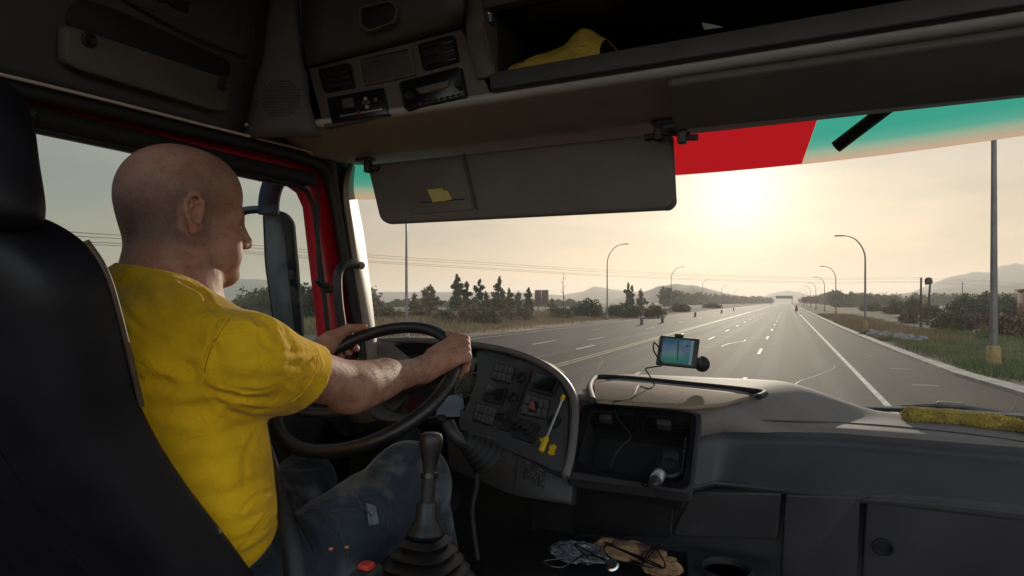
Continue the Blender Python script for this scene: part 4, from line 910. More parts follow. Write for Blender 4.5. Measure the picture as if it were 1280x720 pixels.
slab('hazard_triangle', px(lift(PD, .014), Z6([(412, 282), (428, 345), (382, 332)])), PD[1], .010, mat('dull red triangle', (.20, .07, .05), .5), kb, .0008)
kp = slab('knob_plate', rounded(px(lift(PD, .005), Z6([(312, 378), (457, 430), (417, 548), (274, 502)])), .008), PD[1], .01, M['plastic'], DB, .003)
for c in Z6([(322, 432), (390, 465)]): lathe('knob', onp(*c, lift(PD, .005)), PD[1], [(.016, 0), (.016, .006), (.0125, .008), (.0115, .020), (.009, .022), (0, .022)], M['black'], kp, 24)
lathe('key_slot', onp(*Z6([(545, 425)])[0], lift(PD, .0)), PD[1], [(.017, 0), (.016, .010), (.012, .012), (.010, .004), (0, .004)], M['black'], DB, 24)
# lower driver-side dashboard, from the panel edge down
PL = (onp(640, 566, PD), Vector((-.1, -.93, .30)).normalized())
slab('lower_panel', rounded(px(PL, [(556, 534), (574, 540), (640, 566), (704, 594), (716, 602), (714, 632), (640, 620), (560, 585)]), .01), PL[1], .03, M['plastic_grey'], DB, .006)
slab('warning_label', px(lift(PL, .003), [(657, 571), (683, 580), (679, 611), (653, 600)]), PL[1], .002, mat('black notice label', (.012, .012, .012), .6, col2=(.10, .10, .10), vscale=220, detail=2, ramp=(.55, .6)), DB, 0)
tube('panel_seam', [onp(u, v, lift(PL, .001)) for u, v in [(647, 569), (645, 592), (643, 618)]], .0018, M['black'], DB, 6)
# centre console: top tray, vent bay
def crow(x0, prof, n=6): return prof
def loft_x(name, stations, m_, parent, thick=.012, ang=45):
    rows = [catmull([Vector((x, y, z)) for y, z in prof], 5) for x, prof in stations]
    return grid_obj(name, rows, m_, parent, thick, ang)
zc = -.235
def HT(x, y):
    f = max(0, min(1, (y - 1.46) / .42)); xr = -.20 + .16 * f; q = max(0, min(1, (x - xr) / (.09 + .21 * f))); q = q * q * (3 - 2 * q)
    l_ = max(0, min(1, (-.47 - x) / .09)); return zc - .068 * q - .05 * l_ * l_
def YF(x): return 1.46 if x < -.20 else 1.46 + .07 * max(0, min(1, (x + .2) / .06)) + .10 * max(0, min(1, (x + .2) / .3))
rows = []
for x in [-.56, -.545, -.53, -.51, -.49, -.46, -.40, -.33, -.27, -.23, -.205, -.198, -.19, -.18, -.17, -.16, -.15, -.145, -.12, -.09, -.06, -.03, 0, .03, .06, .09, .12, .15, .18, .22, .3, .4, .55, .75, 1.0]:
    yb = WY(x, -.3) - .02; yf = YF(x); r_ = []
    for dy, dz in (((-.030, -.030), (-.024, -.016), (-.012, -.007), (0, -.002), (.015, -.0002)) if x < -.2 else ((-.006, -.006), (-.003, -.0042), (0, -.003), (.006, -.001), (.015, -.0002))): r_.append(Vector((x, yf + dy, HT(x, yf + dy) + dz)))
    sk_ = [Vector((x, yf - .012, min(HT(x, yf) - .03, zc - .082))), Vector((x, yf - .010, (HT(x, yf) - .010) * .5 + .5 * min(HT(x, yf) - .03, zc - .082)))] if x > -.2 else [Vector((x, yf - .034, HT(x, yf) - .05)), Vector((x, yf - .033, HT(x, yf) - .04))]
    r_ = sk_ + r_
    for t in np.linspace(.06, .9, 12): y = yf + (yb - yf) * t; r_.append(Vector((x, y, HT(x, y))))
    r_.append(Vector((x, yb - .02, HT(x, yb) - .008))); r_.append(Vector((x, yb, HT(x, yb) - .05))); rows.append(r_)
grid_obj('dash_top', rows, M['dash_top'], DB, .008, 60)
# raised tray rim
TR = [onz(u, v, zc + .006) for u, v in [(741, 500), (737, 484), (742, 474), (752, 471), (800, 474), (860, 480), (910, 485), (948, 489.5), (956, 492), (948, 496)]]
tube('tray_rim', TR, .0085, M['black'], DB, 8, 5, flat=.9)
slab('tray_mat', rounded([onz(u, v, zc + .0075) for u, v in [(744, 500), (742, 479), (800, 478), (905, 490), (940, 494), (905, 504), (862, 508)]], .02), Vector((0, 0, 1)), .008, mat('worn tan tray liner', (.27, .205, .145), .88, spec=.15, col2=(.22, .18, .14), vscale=14, detail=6, bump=.5, bscale=350), DB, .002)
CA, CB, CC = ony(725, 507, 1.405), ony(870, 520, 1.405), ony(858, 612, 1.255); PC = plane3(CA, CB, CC)
fo = Z3([(622, 284), (1082, 326), (1050, 632), (560, 552)]); fi = Z3([(648, 300), (1062, 338), (1030, 610), (592, 530)])
def framepts(q, k=5): return rounded([onp(u, v, PC) for u, v in q], .022, k)
# face surround (grey) with the opening
FS = [(716, 498), (877, 517), (863, 617), (706, 597)]
oo = rounded([onp(u, v, PC) for u, v in FS], .012, 5); ii = framepts(fo)
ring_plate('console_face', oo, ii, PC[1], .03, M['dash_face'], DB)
fr = ring_plate('vent_bay_frame', [p + PC[1] * .006 for p in framepts([(lerpq(fo, s, t)) for s, t in ((-.005, -.005), (1.005, -.005), (1.005, 1.005), (-.005, 1.005))])], [p + PC[1] * .006 for p in framepts(fi)], PC[1], .02, M['gloss_black'], DB)
bay = framepts(fi); cb = sum(bay, Vector()) / len(bay); bm = bmesh.new(); A = [bm.verts.new(p) for p in bay]; B = [bm.verts.new(cb + (p - cb) * .95 - PC[1] * .10) for p in bay]
for i in range(len(A)): j = (i + 1) % len(A); bm.faces.new((A[i], A[j], B[j], B[i]))
bm.faces.new(B); bm_obj('vent_bay', bm, M['black'], DB, angle=20)
for k in range(4):
    t = .03 + .055 * k
    slab('vent_slat', px(lift(PC, -.004 - .004 * k), subq(fi, .02, t, .98, t + .02)), PC[1], .02, M['gloss_black'], DB, .0012)
for s0, s1 in ((.10, .22), (.66, .80)): slab('vent_tab', px(lift(PC, .002), subq(fi, s0, .05, s1, .13)), PC[1], .02, M['plastic_grey'], DB, .002)
for k in range(6): slab('side_slat', px(lift(PC, -.003), subq(fi, .955, .28 + .09 * k, .975, .34 + .09 * k)), PC[1], .02, M['plastic_grey'], DB, .001)
sk = onp(*Z3([(975, 545)])[0], lift(PC, -.03)); lathe('socket', sk, PC[1], [(.030, -.02), (.030, .012), (.025, .016), (.021, .006), (0, .0)], M['plastic'], DB, 28)
bm = bmesh.new(); slab_into(bm, rounded([onp(u, v, lift(PC, .0)) for u, v in Z3([(938, 462), (1010, 470), (1008, 515), (990, 500), (955, 495), (940, 505)])], .012), PC[1], .006, .001); bm_obj('socket_cover', bm, M['plastic'], DB)
# passenger side
stn = []
for x in (-.207, -.200, -.19, -.18, -.17, -.16, -.15, -.13, -.1, 0, .1, .2, .35, .55, .75, 1.0):
    e = (1 - max(0, min(1, (x + .207) / .02))) * .010; h = zc - .068; yq = YF(max(x, -.199)); yb_ = min(1.455, yq - .075); A_, B_ = (yq - .040, h - .037), (yb_, -.412); L3 = lambda t: (A_[0] + (B_[0] - A_[0]) * t, A_[1] + (B_[1] - A_[1]) * t)
    stn.append((x, [(yq + .004, h - .010 - e), (yq - .010, h - .012 - e), (yq - .028, h - .022 - e), A_, L3(.25), L3(.5), L3(.75), L3(.95), B_, (yb_ + .012, -.419)]))
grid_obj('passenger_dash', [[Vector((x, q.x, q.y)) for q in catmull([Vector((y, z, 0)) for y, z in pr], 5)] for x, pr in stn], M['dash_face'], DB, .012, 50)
DBV = [bvh_of(bpy.data.objects['dash_top']), bvh_of(bpy.data.objects['passenger_dash'])]
def on_pd(u, v):
    h_ = [bhit(q, u, v)[0] for q in DBV]; h_ = [p for p in h_ if p is not None]
    return min(h_, key=lambda p: p.length) if h_ else onz(u, v, zc - .068)
grv = [onz(u, v, -.303) for u, v in [(918, 528), (960, 527.5), (1034, 530), (1100, 534), (1163, 540), (1225, 547), (1300, 558)]]
tube('dash_groove', [on_pd(u, v) + Vector((0, -.001, .004)) for u, v in [(918, 529), (960, 528), (1034, 530), (1100, 534), (1163, 540), (1225, 547), (1300, 558)]], .0028, M['plastic_grey'], DB, 8, 4)
PY = lambda y0, n=(0, -.97, -.25): (Vector((0, y0, -.42)), Vector(n).normalized())
PP = PY(1.452)
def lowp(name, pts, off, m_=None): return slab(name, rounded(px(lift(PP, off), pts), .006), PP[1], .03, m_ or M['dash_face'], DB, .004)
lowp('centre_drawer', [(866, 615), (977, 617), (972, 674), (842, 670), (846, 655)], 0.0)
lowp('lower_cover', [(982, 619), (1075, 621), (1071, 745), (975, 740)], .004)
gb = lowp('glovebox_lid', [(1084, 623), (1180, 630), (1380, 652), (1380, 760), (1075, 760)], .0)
lathe('glovebox_lock', onp(1104, 683, lift(PP, .0)), PP[1], [(.020, -.002), (.020, .004), (.016, .005), (.014, -.0), (.006, .001), (0, .001)], M['black'], gb, 24)
slab('lower_backing', [Vector((-.62, 1.50, -.40)), Vector((1.0, 1.50, -.40)), Vector((1.0, 1.50, -1.1)), Vector((-.62, 1.50, -1.1))], NY, .03, M['black'], DB, .002)
st = slab('storage_flap', rounded(px(PP, [(716, 606), (841, 626), (838, 672), (716, 668)]), .006), PP[1], .02, M['plastic'], DB, .003)
tube('flap_edge', [onp(u, v, lift(PP, .002)) for u, v in [(716, 606), (780, 615), (841, 626), (840, 648), (838, 668)]], .002, M['console_dark'], DB, 6)
# low centre tray holding the odds and ends, cup holder
zt = -.60
tray = slab('centre_tray', [onz(u, v, zt) for u, v in [(600, 690), (700, 650), (860, 672), (905, 760), (600, 790)]], Vector((0, 0, 1)), .02, M['plastic'], DB, .004)
bm = bmesh.new(); a = onz(870, 704, zt); slab_into(bm, rounded([onz(u, v, zt + .03) for u, v in [(858, 684), (965, 700), (985, 770), (862, 770)]], .02), Vector((0, 0, 1)), .05, .004); bm_obj('cup_holder_base', bm, M['plastic_grey'], DB)
lathe('cup_holder', onz(908, 716, zt + .03), (0, 0, 1), [(.055, 0), (.055, .010), (.050, .013), (.045, .008), (.043, -.02), (0, -.02)], M['plastic'], DB, 32)
# floor and engine tunnel
slab('cab_floor', [Vector((-1.30, -.4, -1.12)), Vector((1.0, -.4, -1.12)), Vector((1.0, 1.9, -1.12)), Vector((-1.30, 1.9, -1.12))], Vector((0, 0, 1)), .03, M['black'], CAB, .004)
bm = bmesh.new(); box_into(bm, (-.15, .55, -.95), .85, 1.7, .36, .05); bm_obj('engine_tunnel', bm, M['black'], CAB)
bm = bmesh.new(); box_into(bm, (-.97, 1.72, -.72), .70, .25, .80, .03); bm_obj('footwell_wall', bm, M['black'], CAB)

# ---- steering wheel: measured centre, tilt
WC = Vector((-.922, 1.195, -.194)); el, yw_ = math.radians(55.6), math.radians(-1.8); WR = .222
WN = Vector((math.sin(yw_) * math.cos(el), -math.cos(yw_) * math.cos(el), math.sin(el)))
WX = Vector((1, 0, 0)) - WN * WN.x; WX.normalize(); WU = WX.cross(WN) * -1
if WU.y < 0: WU = -WU
def wp(ang, r=WR, h=0): a_ = math.radians(ang); return WC + WX * math.cos(a_) * r + WU * math.sin(a_) * r + WN * h     # 0 = right, 90 = away from driver
SWH = empty('steering_wheel', WC); SWH.parent = CAB
tube('rim', [wp(k * 5) for k in range(72)], .0158, M['wheel'], SWH, 14, 0, True)
for sa, sb in ((205, 222), (335, 318)):
    bm = bmesh.new(); tube_into(bm, [wp(sa, WR - .004, -.004), wp(sa + (sb - sa) * .3, WR * .75, -.030), wp(sb, WR * .42, -.045), wp(sb, WR * .2, -.05)], lambda t: .017 + .012 * t, 12, 5, flat=.55); bm_obj('spoke', bm, mat('grey spoke', (.045, .042, .042), .45, bump=.2, bscale=500) if sa == 205 else bpy.data.materials['grey spoke'], SWH)
for sa in (20, 160):
    bm = bmesh.new(); tube_into(bm, [wp(sa, WR - .004, -.004), wp(sa, WR * .75, -.030), wp(sa, WR * .2, -.05)], lambda t: .015 + .010 * t, 12, 5, flat=.5); bm_obj('spoke', bm, bpy.data.materials['grey spoke'], SWH)
bm = bmesh.new(); lathe_into(bm, WC - WN * .075, WN, [(.05, -.01), (.078, 0), (.082, .02), (.070, .036), (.04, .044), (0, .046)], 32); bm_obj('hub', bm, M['plastic'], SWH)
tube('steering_column', [WC - WN * .07, WC - WN * .20, WC - WN * .45 + Vector((0, .05, 0))], lambda t: .05 + .03 * t, M['plastic'], CAB, 16, 3)
tube('wiper_stalk', [WC - WN * .09 + WX * .04, at(500, 530, 1.42), at(538, 524, 1.36), at(549, 523.5, 1.34), at(555, 524, 1.335)], lambda t: .0065 if t < .75 else .0105, M['plastic'], CAB, 10, 4)
# gear lever
gt = at(538, 560, 1.0)
GL_ = empty('gear_lever', at(530, 690, .98)); GL_.parent = CAB
k0 = at(539, 546, 1.0); k1 = at(537, 590, .99); k2 = at(533, 640, .985); k3 = at(529, 655, .985); ax = (k0 - k1).normalized()
lathe('knob', k1, ax, [(0.0105, -.004), (.0115, .005), (.0135, .018), (.0175, .034), (.0195, .046), (.0195, .054), (.0165, .0605), (.010, .0635), (0, .064)], M['rubber'], GL_, 28)
tube('shaft', [k1 + ax * .002, k2], .0115, M['plastic'], GL_, 16); lathe('collar', k1 - ax * .005, ax, [(.014, -.004), (.014, .004), (.012, .005)], M['gloss_black'], GL_, 20)
bpts = []
cz = [(.0155, 0), (.018, -.006), (.019, -.028), (.024, -.034), (.027, -.040)]
lathe('boot_neck', k2 + ax * .012, ax, [(.0145, .004), (.0165, 0), (.0175, -.022), (.026, -.036), (.030, -.046), (.026, -.052)], M['rubber'], GL_, 28)
bm = bmesh.new(); prof = []; base = k2 + ax * .012 - ax * .05; n_f = 8
for i in range(n_f):
    r_ = .030 + .0098 * i; z_ = -.0165 * i; prof += [(r_ * .93, z_ + .001), (r_ + .005, z_ - .003), (r_ + .009, z_ - .0065), (r_ + .006, z_ - .010), (r_ * .98, z_ - .0135)]
s4 = 40; s_, t_ = Vector((1, 0, 0)), Vector((0, 1, 0)); rings = []
for r_, z_ in prof:
    q = min(1, -z_ / .12); ring = []
    for j in range(s4):
        a_ = 2 * math.pi * j / s4; ca, sa = math.cos(a_), math.sin(a_); sq = (abs(ca) ** 4 + abs(sa) ** 4) ** (-.25); k = 1 + (sq - 1) * .75
        ring.append(bm.verts.new(base + s_ * ca * k * r_ + t_ * sa * k * r_ + Vector((0, 0, z_)) + Vector((-.010, .0, 0)) * q))
    rings.append(ring)
for A, B in zip(rings, rings[1:]):
    for j in range(s4): bm.faces.new((A[j], A[(j + 1) % s4], B[(j + 1) % s4], B[j]))
bm_obj('boot', bm, M['rubber'], GL_, angle=75)
# brake lever with bellows right of the column
HB = empty('brake_lever', at(600, 560, 1.25)); HB.parent = CAB
tube('handle', [at(560, 530, 1.24), at(566, 541, 1.23), at(574, 551, 1.23), at(586, 556, 1.24)], lambda t: .015 - .004 * t, M['plastic'], HB, 12, 4)
bm = bmesh.new(); pa, pb = at(578, 548, 1.24), at(612, 572, 1.27); ax2 = (pb - pa); n_ = ax2.normalized()
pr = []
for i in range(6): r_ = .014 + .0042 * i; h_ = ax2.length * i / 6; pr += [(r_, h_), (r_ + .006, h_ + .003), (r_ + .007, h_ + .006), (r_ + .002, h_ + .009)]
lathe_into(bm, pa, n_, pr, 24); bm_obj('bellows', bm, M['black'], HB, angle=75)
tube('parking_cable', [at(587, 405 + 150, 1.3), at(596, 600, 1.3), at(590, 640, 1.28), at(597, 700, 1.25)], .006, M['black'], CAB, 8, 6)

# ---- driver's seat
SEAT = empty('driver_seat', (-.90, .6, -1.1)); SEAT.parent = CAB
def superring(c, hw, ht, tilt, n=48, p=3.2, side=0.):
    out_ = []
    for j in range(n):
        a_ = 2 * math.pi * j / n; ca, sa = math.cos(a_), math.sin(a_)
        x = math.copysign(abs(ca) ** (2 / p), ca) * hw; y = math.copysign(abs(sa) ** (2 / p), sa) * ht
        if sa > 0: y += side * (abs(x) / hw) ** 4      # bolsters reach round the driver
        out_.append(c + Vector((x, y * math.cos(tilt), y * math.sin(tilt) * .6)))
    return out_
def loft_rings(name, rings, m_, parent, cap=True, angle=60):
    bm = bmesh.new(); R_ = [[bm.verts.new(p) for p in r] for r in rings]
    for A, B in zip(R_, R_[1:]):
        n = len(A)
        for j in range(n): bm.faces.new((A[j], A[(j + 1) % n], B[(j + 1) % n], B[j]))
    if cap: bm.faces.new(R_[0][::-1]); bm.faces.new(R_[-1])
    return bm_obj(name, bm, m_, parent, angle=angle)
SX = -.915
def smooth_sections(secs, k=5):
    arr = [Vector((a, b, c)) for a, b, c, d in secs]; ar2 = [Vector((d, 0, 0)) for a, b, c, d in secs]
    A = catmull(arr, k); B = catmull(ar2, k); return [(p.x, p.y, p.z, q.x) for p, q in zip(A, B)]
back = [(-.75, .70, .23, .06), (-.60, .66, .245, .065), (-.48, .615, .262, .065), (-.352, .545, .250, .062), (-.231, .475, .228, .060), (-.136, .430, .220, .058), (-.037, .402, .228, .055), (.02, .388, .226, .050), (.055, .381, .205, .045), (.082, .377, .155, .038), (.092, .375, .11, .028), (.094, .375, .05, .012)]
loft_rings('backrest', [superring(Vector((SX, y, z)), hw, ht, math.radians(20), side=.03) for z, y, hw, ht in smooth_sections(back)], M['leather'], SEAT)
pip = []
for z, y, hw, ht in smooth_sections(back[5:9]): pip.append(Vector((SX + hw * .987, y + (ht * .36 + .031) * .94, z + .012)))
tube('piping', pip, .0034, M['piping'], SEAT, 8)
pip2 = [Vector((SX + hw * .52, y - ht * .99, z)) for z, y, hw, ht in smooth_sections(back[:9])]
tube('seam', pip2, .003, M['leather'], SEAT, 6)
head = [(.070, .368, .17, .02), (.080, .366, .208, .042), (.10, .362, .218, .052), (.15, .36, .206, .055), (.20, .362, .188, .055), (.235, .365, .160, .048), (.258, .368, .11, .03), (.264, .369, .05, .012)]
loft_rings('headrest', [superring(Vector((SX - .015, y, z)), hw, ht, 0, p=3) for z, y, hw, ht in smooth_sections(head)], M['leather'], SEAT)
sb_ = [(.40, -.80, .26, .09), (.45, -.78, .27, .10), (.7, -.71, .27, .10), (.95, -.70, .265, .095), (1.02, -.71, .25, .08), (1.05, -.73, .2, .04)]
rings = []
for y, z, hw, ht in smooth_sections(sb_): rings.append([Vector((SX + math.copysign(abs(math.cos(t)) ** .6, math.cos(t)) * hw, y, z + math.copysign(abs(math.sin(t)) ** .6, math.sin(t)) * ht)) for t in np.linspace(0, 2 * math.pi, 40, endpoint=False)])
loft_rings('seat_base', rings, M['leather'], SEAT)
bm = bmesh.new(); box_into(bm, (SX, .7, -.98), .42, .5, .26, .03); bm_obj('seat_pedestal', bm, M['black'], SEAT)
# wiper on the outside
WP = empty('windshield_wiper', onw(1150, 520)); WP.parent = CAB
off = Vector((0, .03, 0))
tube('wiper_blade', [onw(u, v) + off for u, v in [(1050, 509.5), (1100, 511), (1160, 513), (1220, 517), (1300, 523)]], .0035, M['silver'], WP, 8, 4)
tube('wiper_rubber', [onw(u, v) + off for u, v in [(1050, 512), (1100, 514), (1160, 517), (1220, 522), (1300, 530)]], .005, M['rubber'], WP, 8, 4)
tube('wiper_arm', [onw(u, v) + off * 1.6 for u, v in [(1130, 512), (1190, 511), (1250, 519), (1310, 531)]], .006, M['galv'], WP, 8, 4)
bm = bmesh.new(); box_into(bm, onw(1193, 509) + off * 1.4, .06, .02, .014, .004); bm_obj('wiper_clip', bm, M['galv'], WP)

# ================================================================== LOOSE THINGS
# navigator on a suction mount
gpl = (at(849, 440, 1.62), Vector((.30, -.92, .12)).normalized())
G = empty('navigator', at(849, 440, 1.62))
slab('body', rounded(px(gpl, [(826, 419), (875.5, 423.5), (870.5, 461), (820.5, 456)]), .006), gpl[1], .022, M['plastic'], G, .004)
def gpsmat():
    m = mat('navigator screen', (.02, .04, .05), .2, emis=((.04, .17, .20), .38)); N = m.node_tree.nodes; K = m.node_tree.links.new; b = N['Principled BSDF']
    t = N.new('ShaderNodeTexCoord'); z = N.new('ShaderNodeTexNoise'); z.inputs['Scale'].default_value = 16; z.inputs['Detail'].default_value = 1; K(t.outputs['Object'], z.inputs[0])
    r = N.new('ShaderNodeValToRGB'); r.color_ramp.elements[0].position = .42; r.color_ramp.elements[0].color = (.02, .06, .14, 1); r.color_ramp.elements[1].position = .6; r.color_ramp.elements[1].color = (.03, .16, .13, 1)
    K(z.outputs[0], r.inputs[0]); K(r.outputs[0], b.inputs['Emission Color']); return m
scr = slab('screen', px(lift(gpl, .0015), [(829.5, 422.5), (868, 426), (864, 456.5), (825, 452.5)]), gpl[1], .003, gpsmat(), G, .0004)
mk = mat('map road line', (.01, .02, .03), .4)
slab('route_line', px(lift(gpl, .0025), [(847, 426), (849, 426), (847.5, 450), (846, 450)]), gpl[1], .001, mk, scr, 0)
slab('side_bar', px(lift(gpl, .0023), [(864.5, 426), (868, 426.3), (864, 456.5), (860.5, 456)]), gpl[1], .001, mat('map side bar', (.05, .08, .10), .4, emis=((.10, .22, .24), .3)), scr, 0)
slab('map_marker', px(lift(gpl, .0025), [(858, 431), (861, 431.3), (860.7, 433.8), (857.7, 433.5)]), gpl[1], .001, mk, scr, 0)
bm = bmesh.new(); box_into(bm, onp(849, 419.5, lift(gpl, -.008)), .022, .02, .010, .003); bm_obj('clip', bm, M['plastic'], G)
sc = at(871, 457, 1.63); lathe('suction_mount', sc + Vector((0, .02, 0)), (.25, .95, 0), [(.008, -.02), (.010, 0), (.016, .010), (.021, .024), (.022, .03)], M['black'], G, 24)
tube('mount_arm', [sc, sc + Vector((.0, .03, .012)), onp(860, 450, lift(gpl, -.03))], .009, M['black'], G, 8, 3)
tag(G, 'small navigator with blue green map screen on windscreen mount', 'navigator')
cable = [at(821, 437, 1.62), at(817, 431, 1.62), at(819, 440, 1.63), at(826, 446, 1.6)]
def cable_px(pts, r=.0022): return pts
c1 = [at(826, 438, 1.625), at(818, 428, 1.60), at(817, 437, 1.60), at(822, 447, 1.61), at(828, 456, 1.60), at(815, 459, 1.62), at(807, 461, 1.65), at(811, 468, 1.66)] + [onz(u, v, zc + .008) for u, v in [(818, 482), (812, 486), (800, 483), (797, 490), (792, 495), (794, 488), (799, 481), (790, 497), (780, 500), (768, 502)]] + [onp(u, v, lift(PC, .006)) for u, v in [(767, 506), (770, 518), (778, 530), (787, 541), (787, 549), (779, 556), (768, 570), (764, 584)]] + [onp(u, v, lift(PC, -.03)) for u, v in [(775, 590), (792, 594), (800, 606), (812, 604), (824, 598)]]
o = tube('charging_cable', c1, .0019, M['black'], None, 6, 5); tag(o, 'thin black cable running from navigator over tray into vent bay', 'cable')
lp = []
for k in range(5):
    for q in range(10): a_ = q / 10 * 2 * math.pi; lp.append(onp(797 + 4.5 * math.cos(a_) + k * .9, 530 + 12.5 * math.sin(a_) - k * .5, lift(PC, .012 + .0015 * k)))
o = tube('cable_coil', lp, .0017, M['gloss_black'], None, 6, 2); tag(o, 'tied coil of black cable hanging at the vent bay top', 'cable')
sk2 = onp(*Z3([(950, 530)])[0], lift(PC, .02)); sk3 = onp(*Z3([(915, 590)])[0], lift(PC, .055)); axc = (sk2 - sk3).normalized()
ch = empty('car_charger', sk3)
lathe('barrel', sk3, axc, [(.010, -.004), (.013, 0), (.013, .028), (.011, .032), (0, .032)], M['silver'], ch, 20); lathe('plug', sk3, axc, [(.006, -.028), (.010, -.022), (.012, -.002), (.010, 0)], M['plastic'], ch, 20)
tube('lead', [sk3 - axc * .025, onp(815, 604, lift(PC, .05)), onp(806, 608, lift(PC, .02)), onp(797, 600, lift(PC, -.02))], .0022, M['black'], ch, 6, 4)
tag(ch, 'silver and black charger plugged into the vent bay socket', 'charger')
# yellow screwdriver and sticker scraps
sd0, sd1 = onp(676, 565, lift(PD, .014)), onp(705, 494, lift(PD, .014)); axs = (sd1 - sd0); Ls = axs.length; axs.normalize()
s = empty('screwdriver', sd0); M['yel'] = mat('yellow plastic', (.55, .36, .01), .4, var=.1, vscale=30)
lathe('handle', sd0, axs, [(0, 0), (.0062, .001), (.0075, .006), (.0068, .02), (.0072, .034), (.005, .041), (0, .041)], M['yel'], s, 14)
lathe('shaft', sd0 + axs * .038, axs, [(.0032, 0), (.0032, Ls - .052), (.0042, Ls - .050)], M['silver'], s, 10); lathe('cap', sd0 + axs * (Ls - .016), axs, [(.0050, 0), (.0055, .003), (.0052, .014), (.003, .016), (0, .016)], M['yel'], s, 12)
tag(s, 'yellow handled screwdriver tucked diagonally across the switch panel', 'screwdriver')
for q, lb in (([(686, 557), (693, 555), (696, 559), (693, 563), (694, 568), (688, 569), (684, 566), (687, 562)], 'torn yellow sticker scrap right of the screwdriver handle'), ([(674, 548), (679, 547), (680, 551), (676, 553)], 'small yellow sticker scrap behind the screwdriver handle')):
    o = slab('sticker_scrap', px(lift(PD, .002), q), PD[1], .001, M['yel'], None, 0); tag(o, lb, 'sticker')
# papers in the visor
M['paper'] = mat('pale yellow paper', (.48, .40, .13), .8, var=.08, vscale=40)
for k, (q, lb) in enumerate([([(534, 237), (553, 235), (556, 250), (541, 253)], 'front folded yellow ticket in the sun visor pocket'), ([(545, 239), (559, 238), (565, 249), (552, 252)], 'back folded yellow ticket peeking out in the sun visor pocket')]):
    o = slab('parking_ticket', px(lift(PVZ, .0075 - .0015 * k), q), NY, .001, M['paper'], None, 0); tag(o, lb, 'ticket')
# yellow bag on the shelf
rows = []
bt = [(655, 82), (675, 77), (700, 67), (718, 57), (733, 45), (742, 43), (752, 49), (764, 54)]; bb = [(655, 86), (675, 84), (700, 79), (720, 74), (738, 69), (750, 65), (762, 61), (775, 57)]
top_ = [ony(u, v, 1.34) for u, v in bt]; rows = [[Vector((p.x, 1.23 + .01 * math.sin(i), .505)) for i, p in enumerate(top_)], [Vector((p.x, 1.25, .505 + (p.z - .505) * .45)) for p in top_], [p + Vector((0, -.04, -.006)) for p in top_], top_, [p + Vector((.01, .06, -.02)) for p in top_], [Vector((p.x, 1.45, .505)) for p in top_]]
rows = [catmull(r, 4) for r in rows]
for r in rows:
    for i, p in enumerate(r): p += Vector(noise.noise_vector(p * 22)) * .007
o = grid_obj('plastic_bag', [catmull(list(c), 3) for c in zip(*rows)], mat('yellow plastic bag', (.50, .36, .07), .38, var=.15, vscale=20, bump=.5, bscale=60), None, .002, 70); tag(o, 'crumpled yellow bag lying on the dark overhead shelf', 'bag')
o = slab('paper_sheet', rounded([ony(u, v, 1.30) for u, v in [(877, 28), (893, 31), (905, 34), (880, 37)]], .003), NY, .002, mat('grey paper', (.3, .3, .32), .7, var=.1, vscale=30), None, 0); tag(o, 'small grey paper corner on the overhead shelf right of bag', 'paper')
# rolled yellow cloth
tw = [on_pd(u, v) + Vector((0, 0, .017)) for u, v in [(1131, 527), (1150, 528), (1180, 530), (1215, 534), (1250, 538), (1290, 544), (1330, 552)]]; tw = catmull(tw, 10)
bm = bmesh.new(); tube_into(bm, tw, lambda t: .0165 + .003 * math.sin(t * 23) if t > .04 else .011, 40, flat=.8)
for v in bm.verts: v.co += Vector(noise.noise_vector(v.co * 45)) * .005 + Vector(noise.noise_vector(v.co * 160)) * .0018
M['towel'] = mat('yellow terry cloth', (.66, .54, .08), .95, col2=(.50, .36, .12), vscale=25, detail=6, bump=1., bscale=300, sheen=.3)
TWL = bm_obj('towel', bm, M['towel'], None, angle=None); tag(TWL, 'rolled yellow terry cloth lying at the foot of the windscreen', 'towel')
r_ = np.random.default_rng(5); vb = TWL.data; co = np.array([v.co[:] for v in vb.vertices]); nn = np.array([v.normal[:] for v in vb.vertices])
idx = r_.integers(0, len(co), 16000); bP = co[idx] + r_.normal(size=(16000, 3)) * .0015; dn = nn[idx] + r_.normal(size=(16000, 3)) * .4; sd_ = r_.normal(size=(16000, 3)) * .0007
V = np.stack([bP - sd_, bP + sd_, bP + dn * .0045], 1).reshape(-1, 3); o = leaf_obj('pile', V, np.arange(48000).reshape(-1, 3), M['towel'], TWL); o['kind'] = 'stuff'
# odds and ends in the low tray
def blob(name, c, sx, sy, sz, amp, fr, m_, lab, cat_, seed):
    bm = bmesh.new(); bmesh.ops.create_icosphere(bm, subdivisions=5, radius=1)
    for v in bm.verts:
        n0 = Vector(noise.noise_vector(v.co * fr + Vector((seed, 0, 0)))); n1 = Vector(noise.noise_vector(v.co * fr * 3 + Vector((seed, 5, 0))))
        q = v.co * (1 + amp * n0.x) + n0 * amp * .7 + n1 * amp * .25; v.co = Vector((q.x * sx, q.y * sy, max(q.z * sz, -sz * .7))) + c
    o = bm_obj(name, bm, m_, None, angle=None); tag(o, lab, cat_); return o
blob('work_glove', onz(775, 688, zt + .03), .070, .035, .02, .35, 2.2, mat('tan work glove', (.30, .19, .09), .85, col2=(.08, .03, .025), vscale=28, detail=3, ramp=(.45, .6)), 'crumpled tan glove in the low tray under the vent bay', 'glove', 3)
blob('work_glove', onz(825, 706, zt + .03), .04, .032, .022, .35, 2.0, mat('tan leather glove', (.30, .18, .08), .8, col2=(.2, .12, .06), vscale=20), 'tan glove at the right end of the low tray', 'glove', 9)
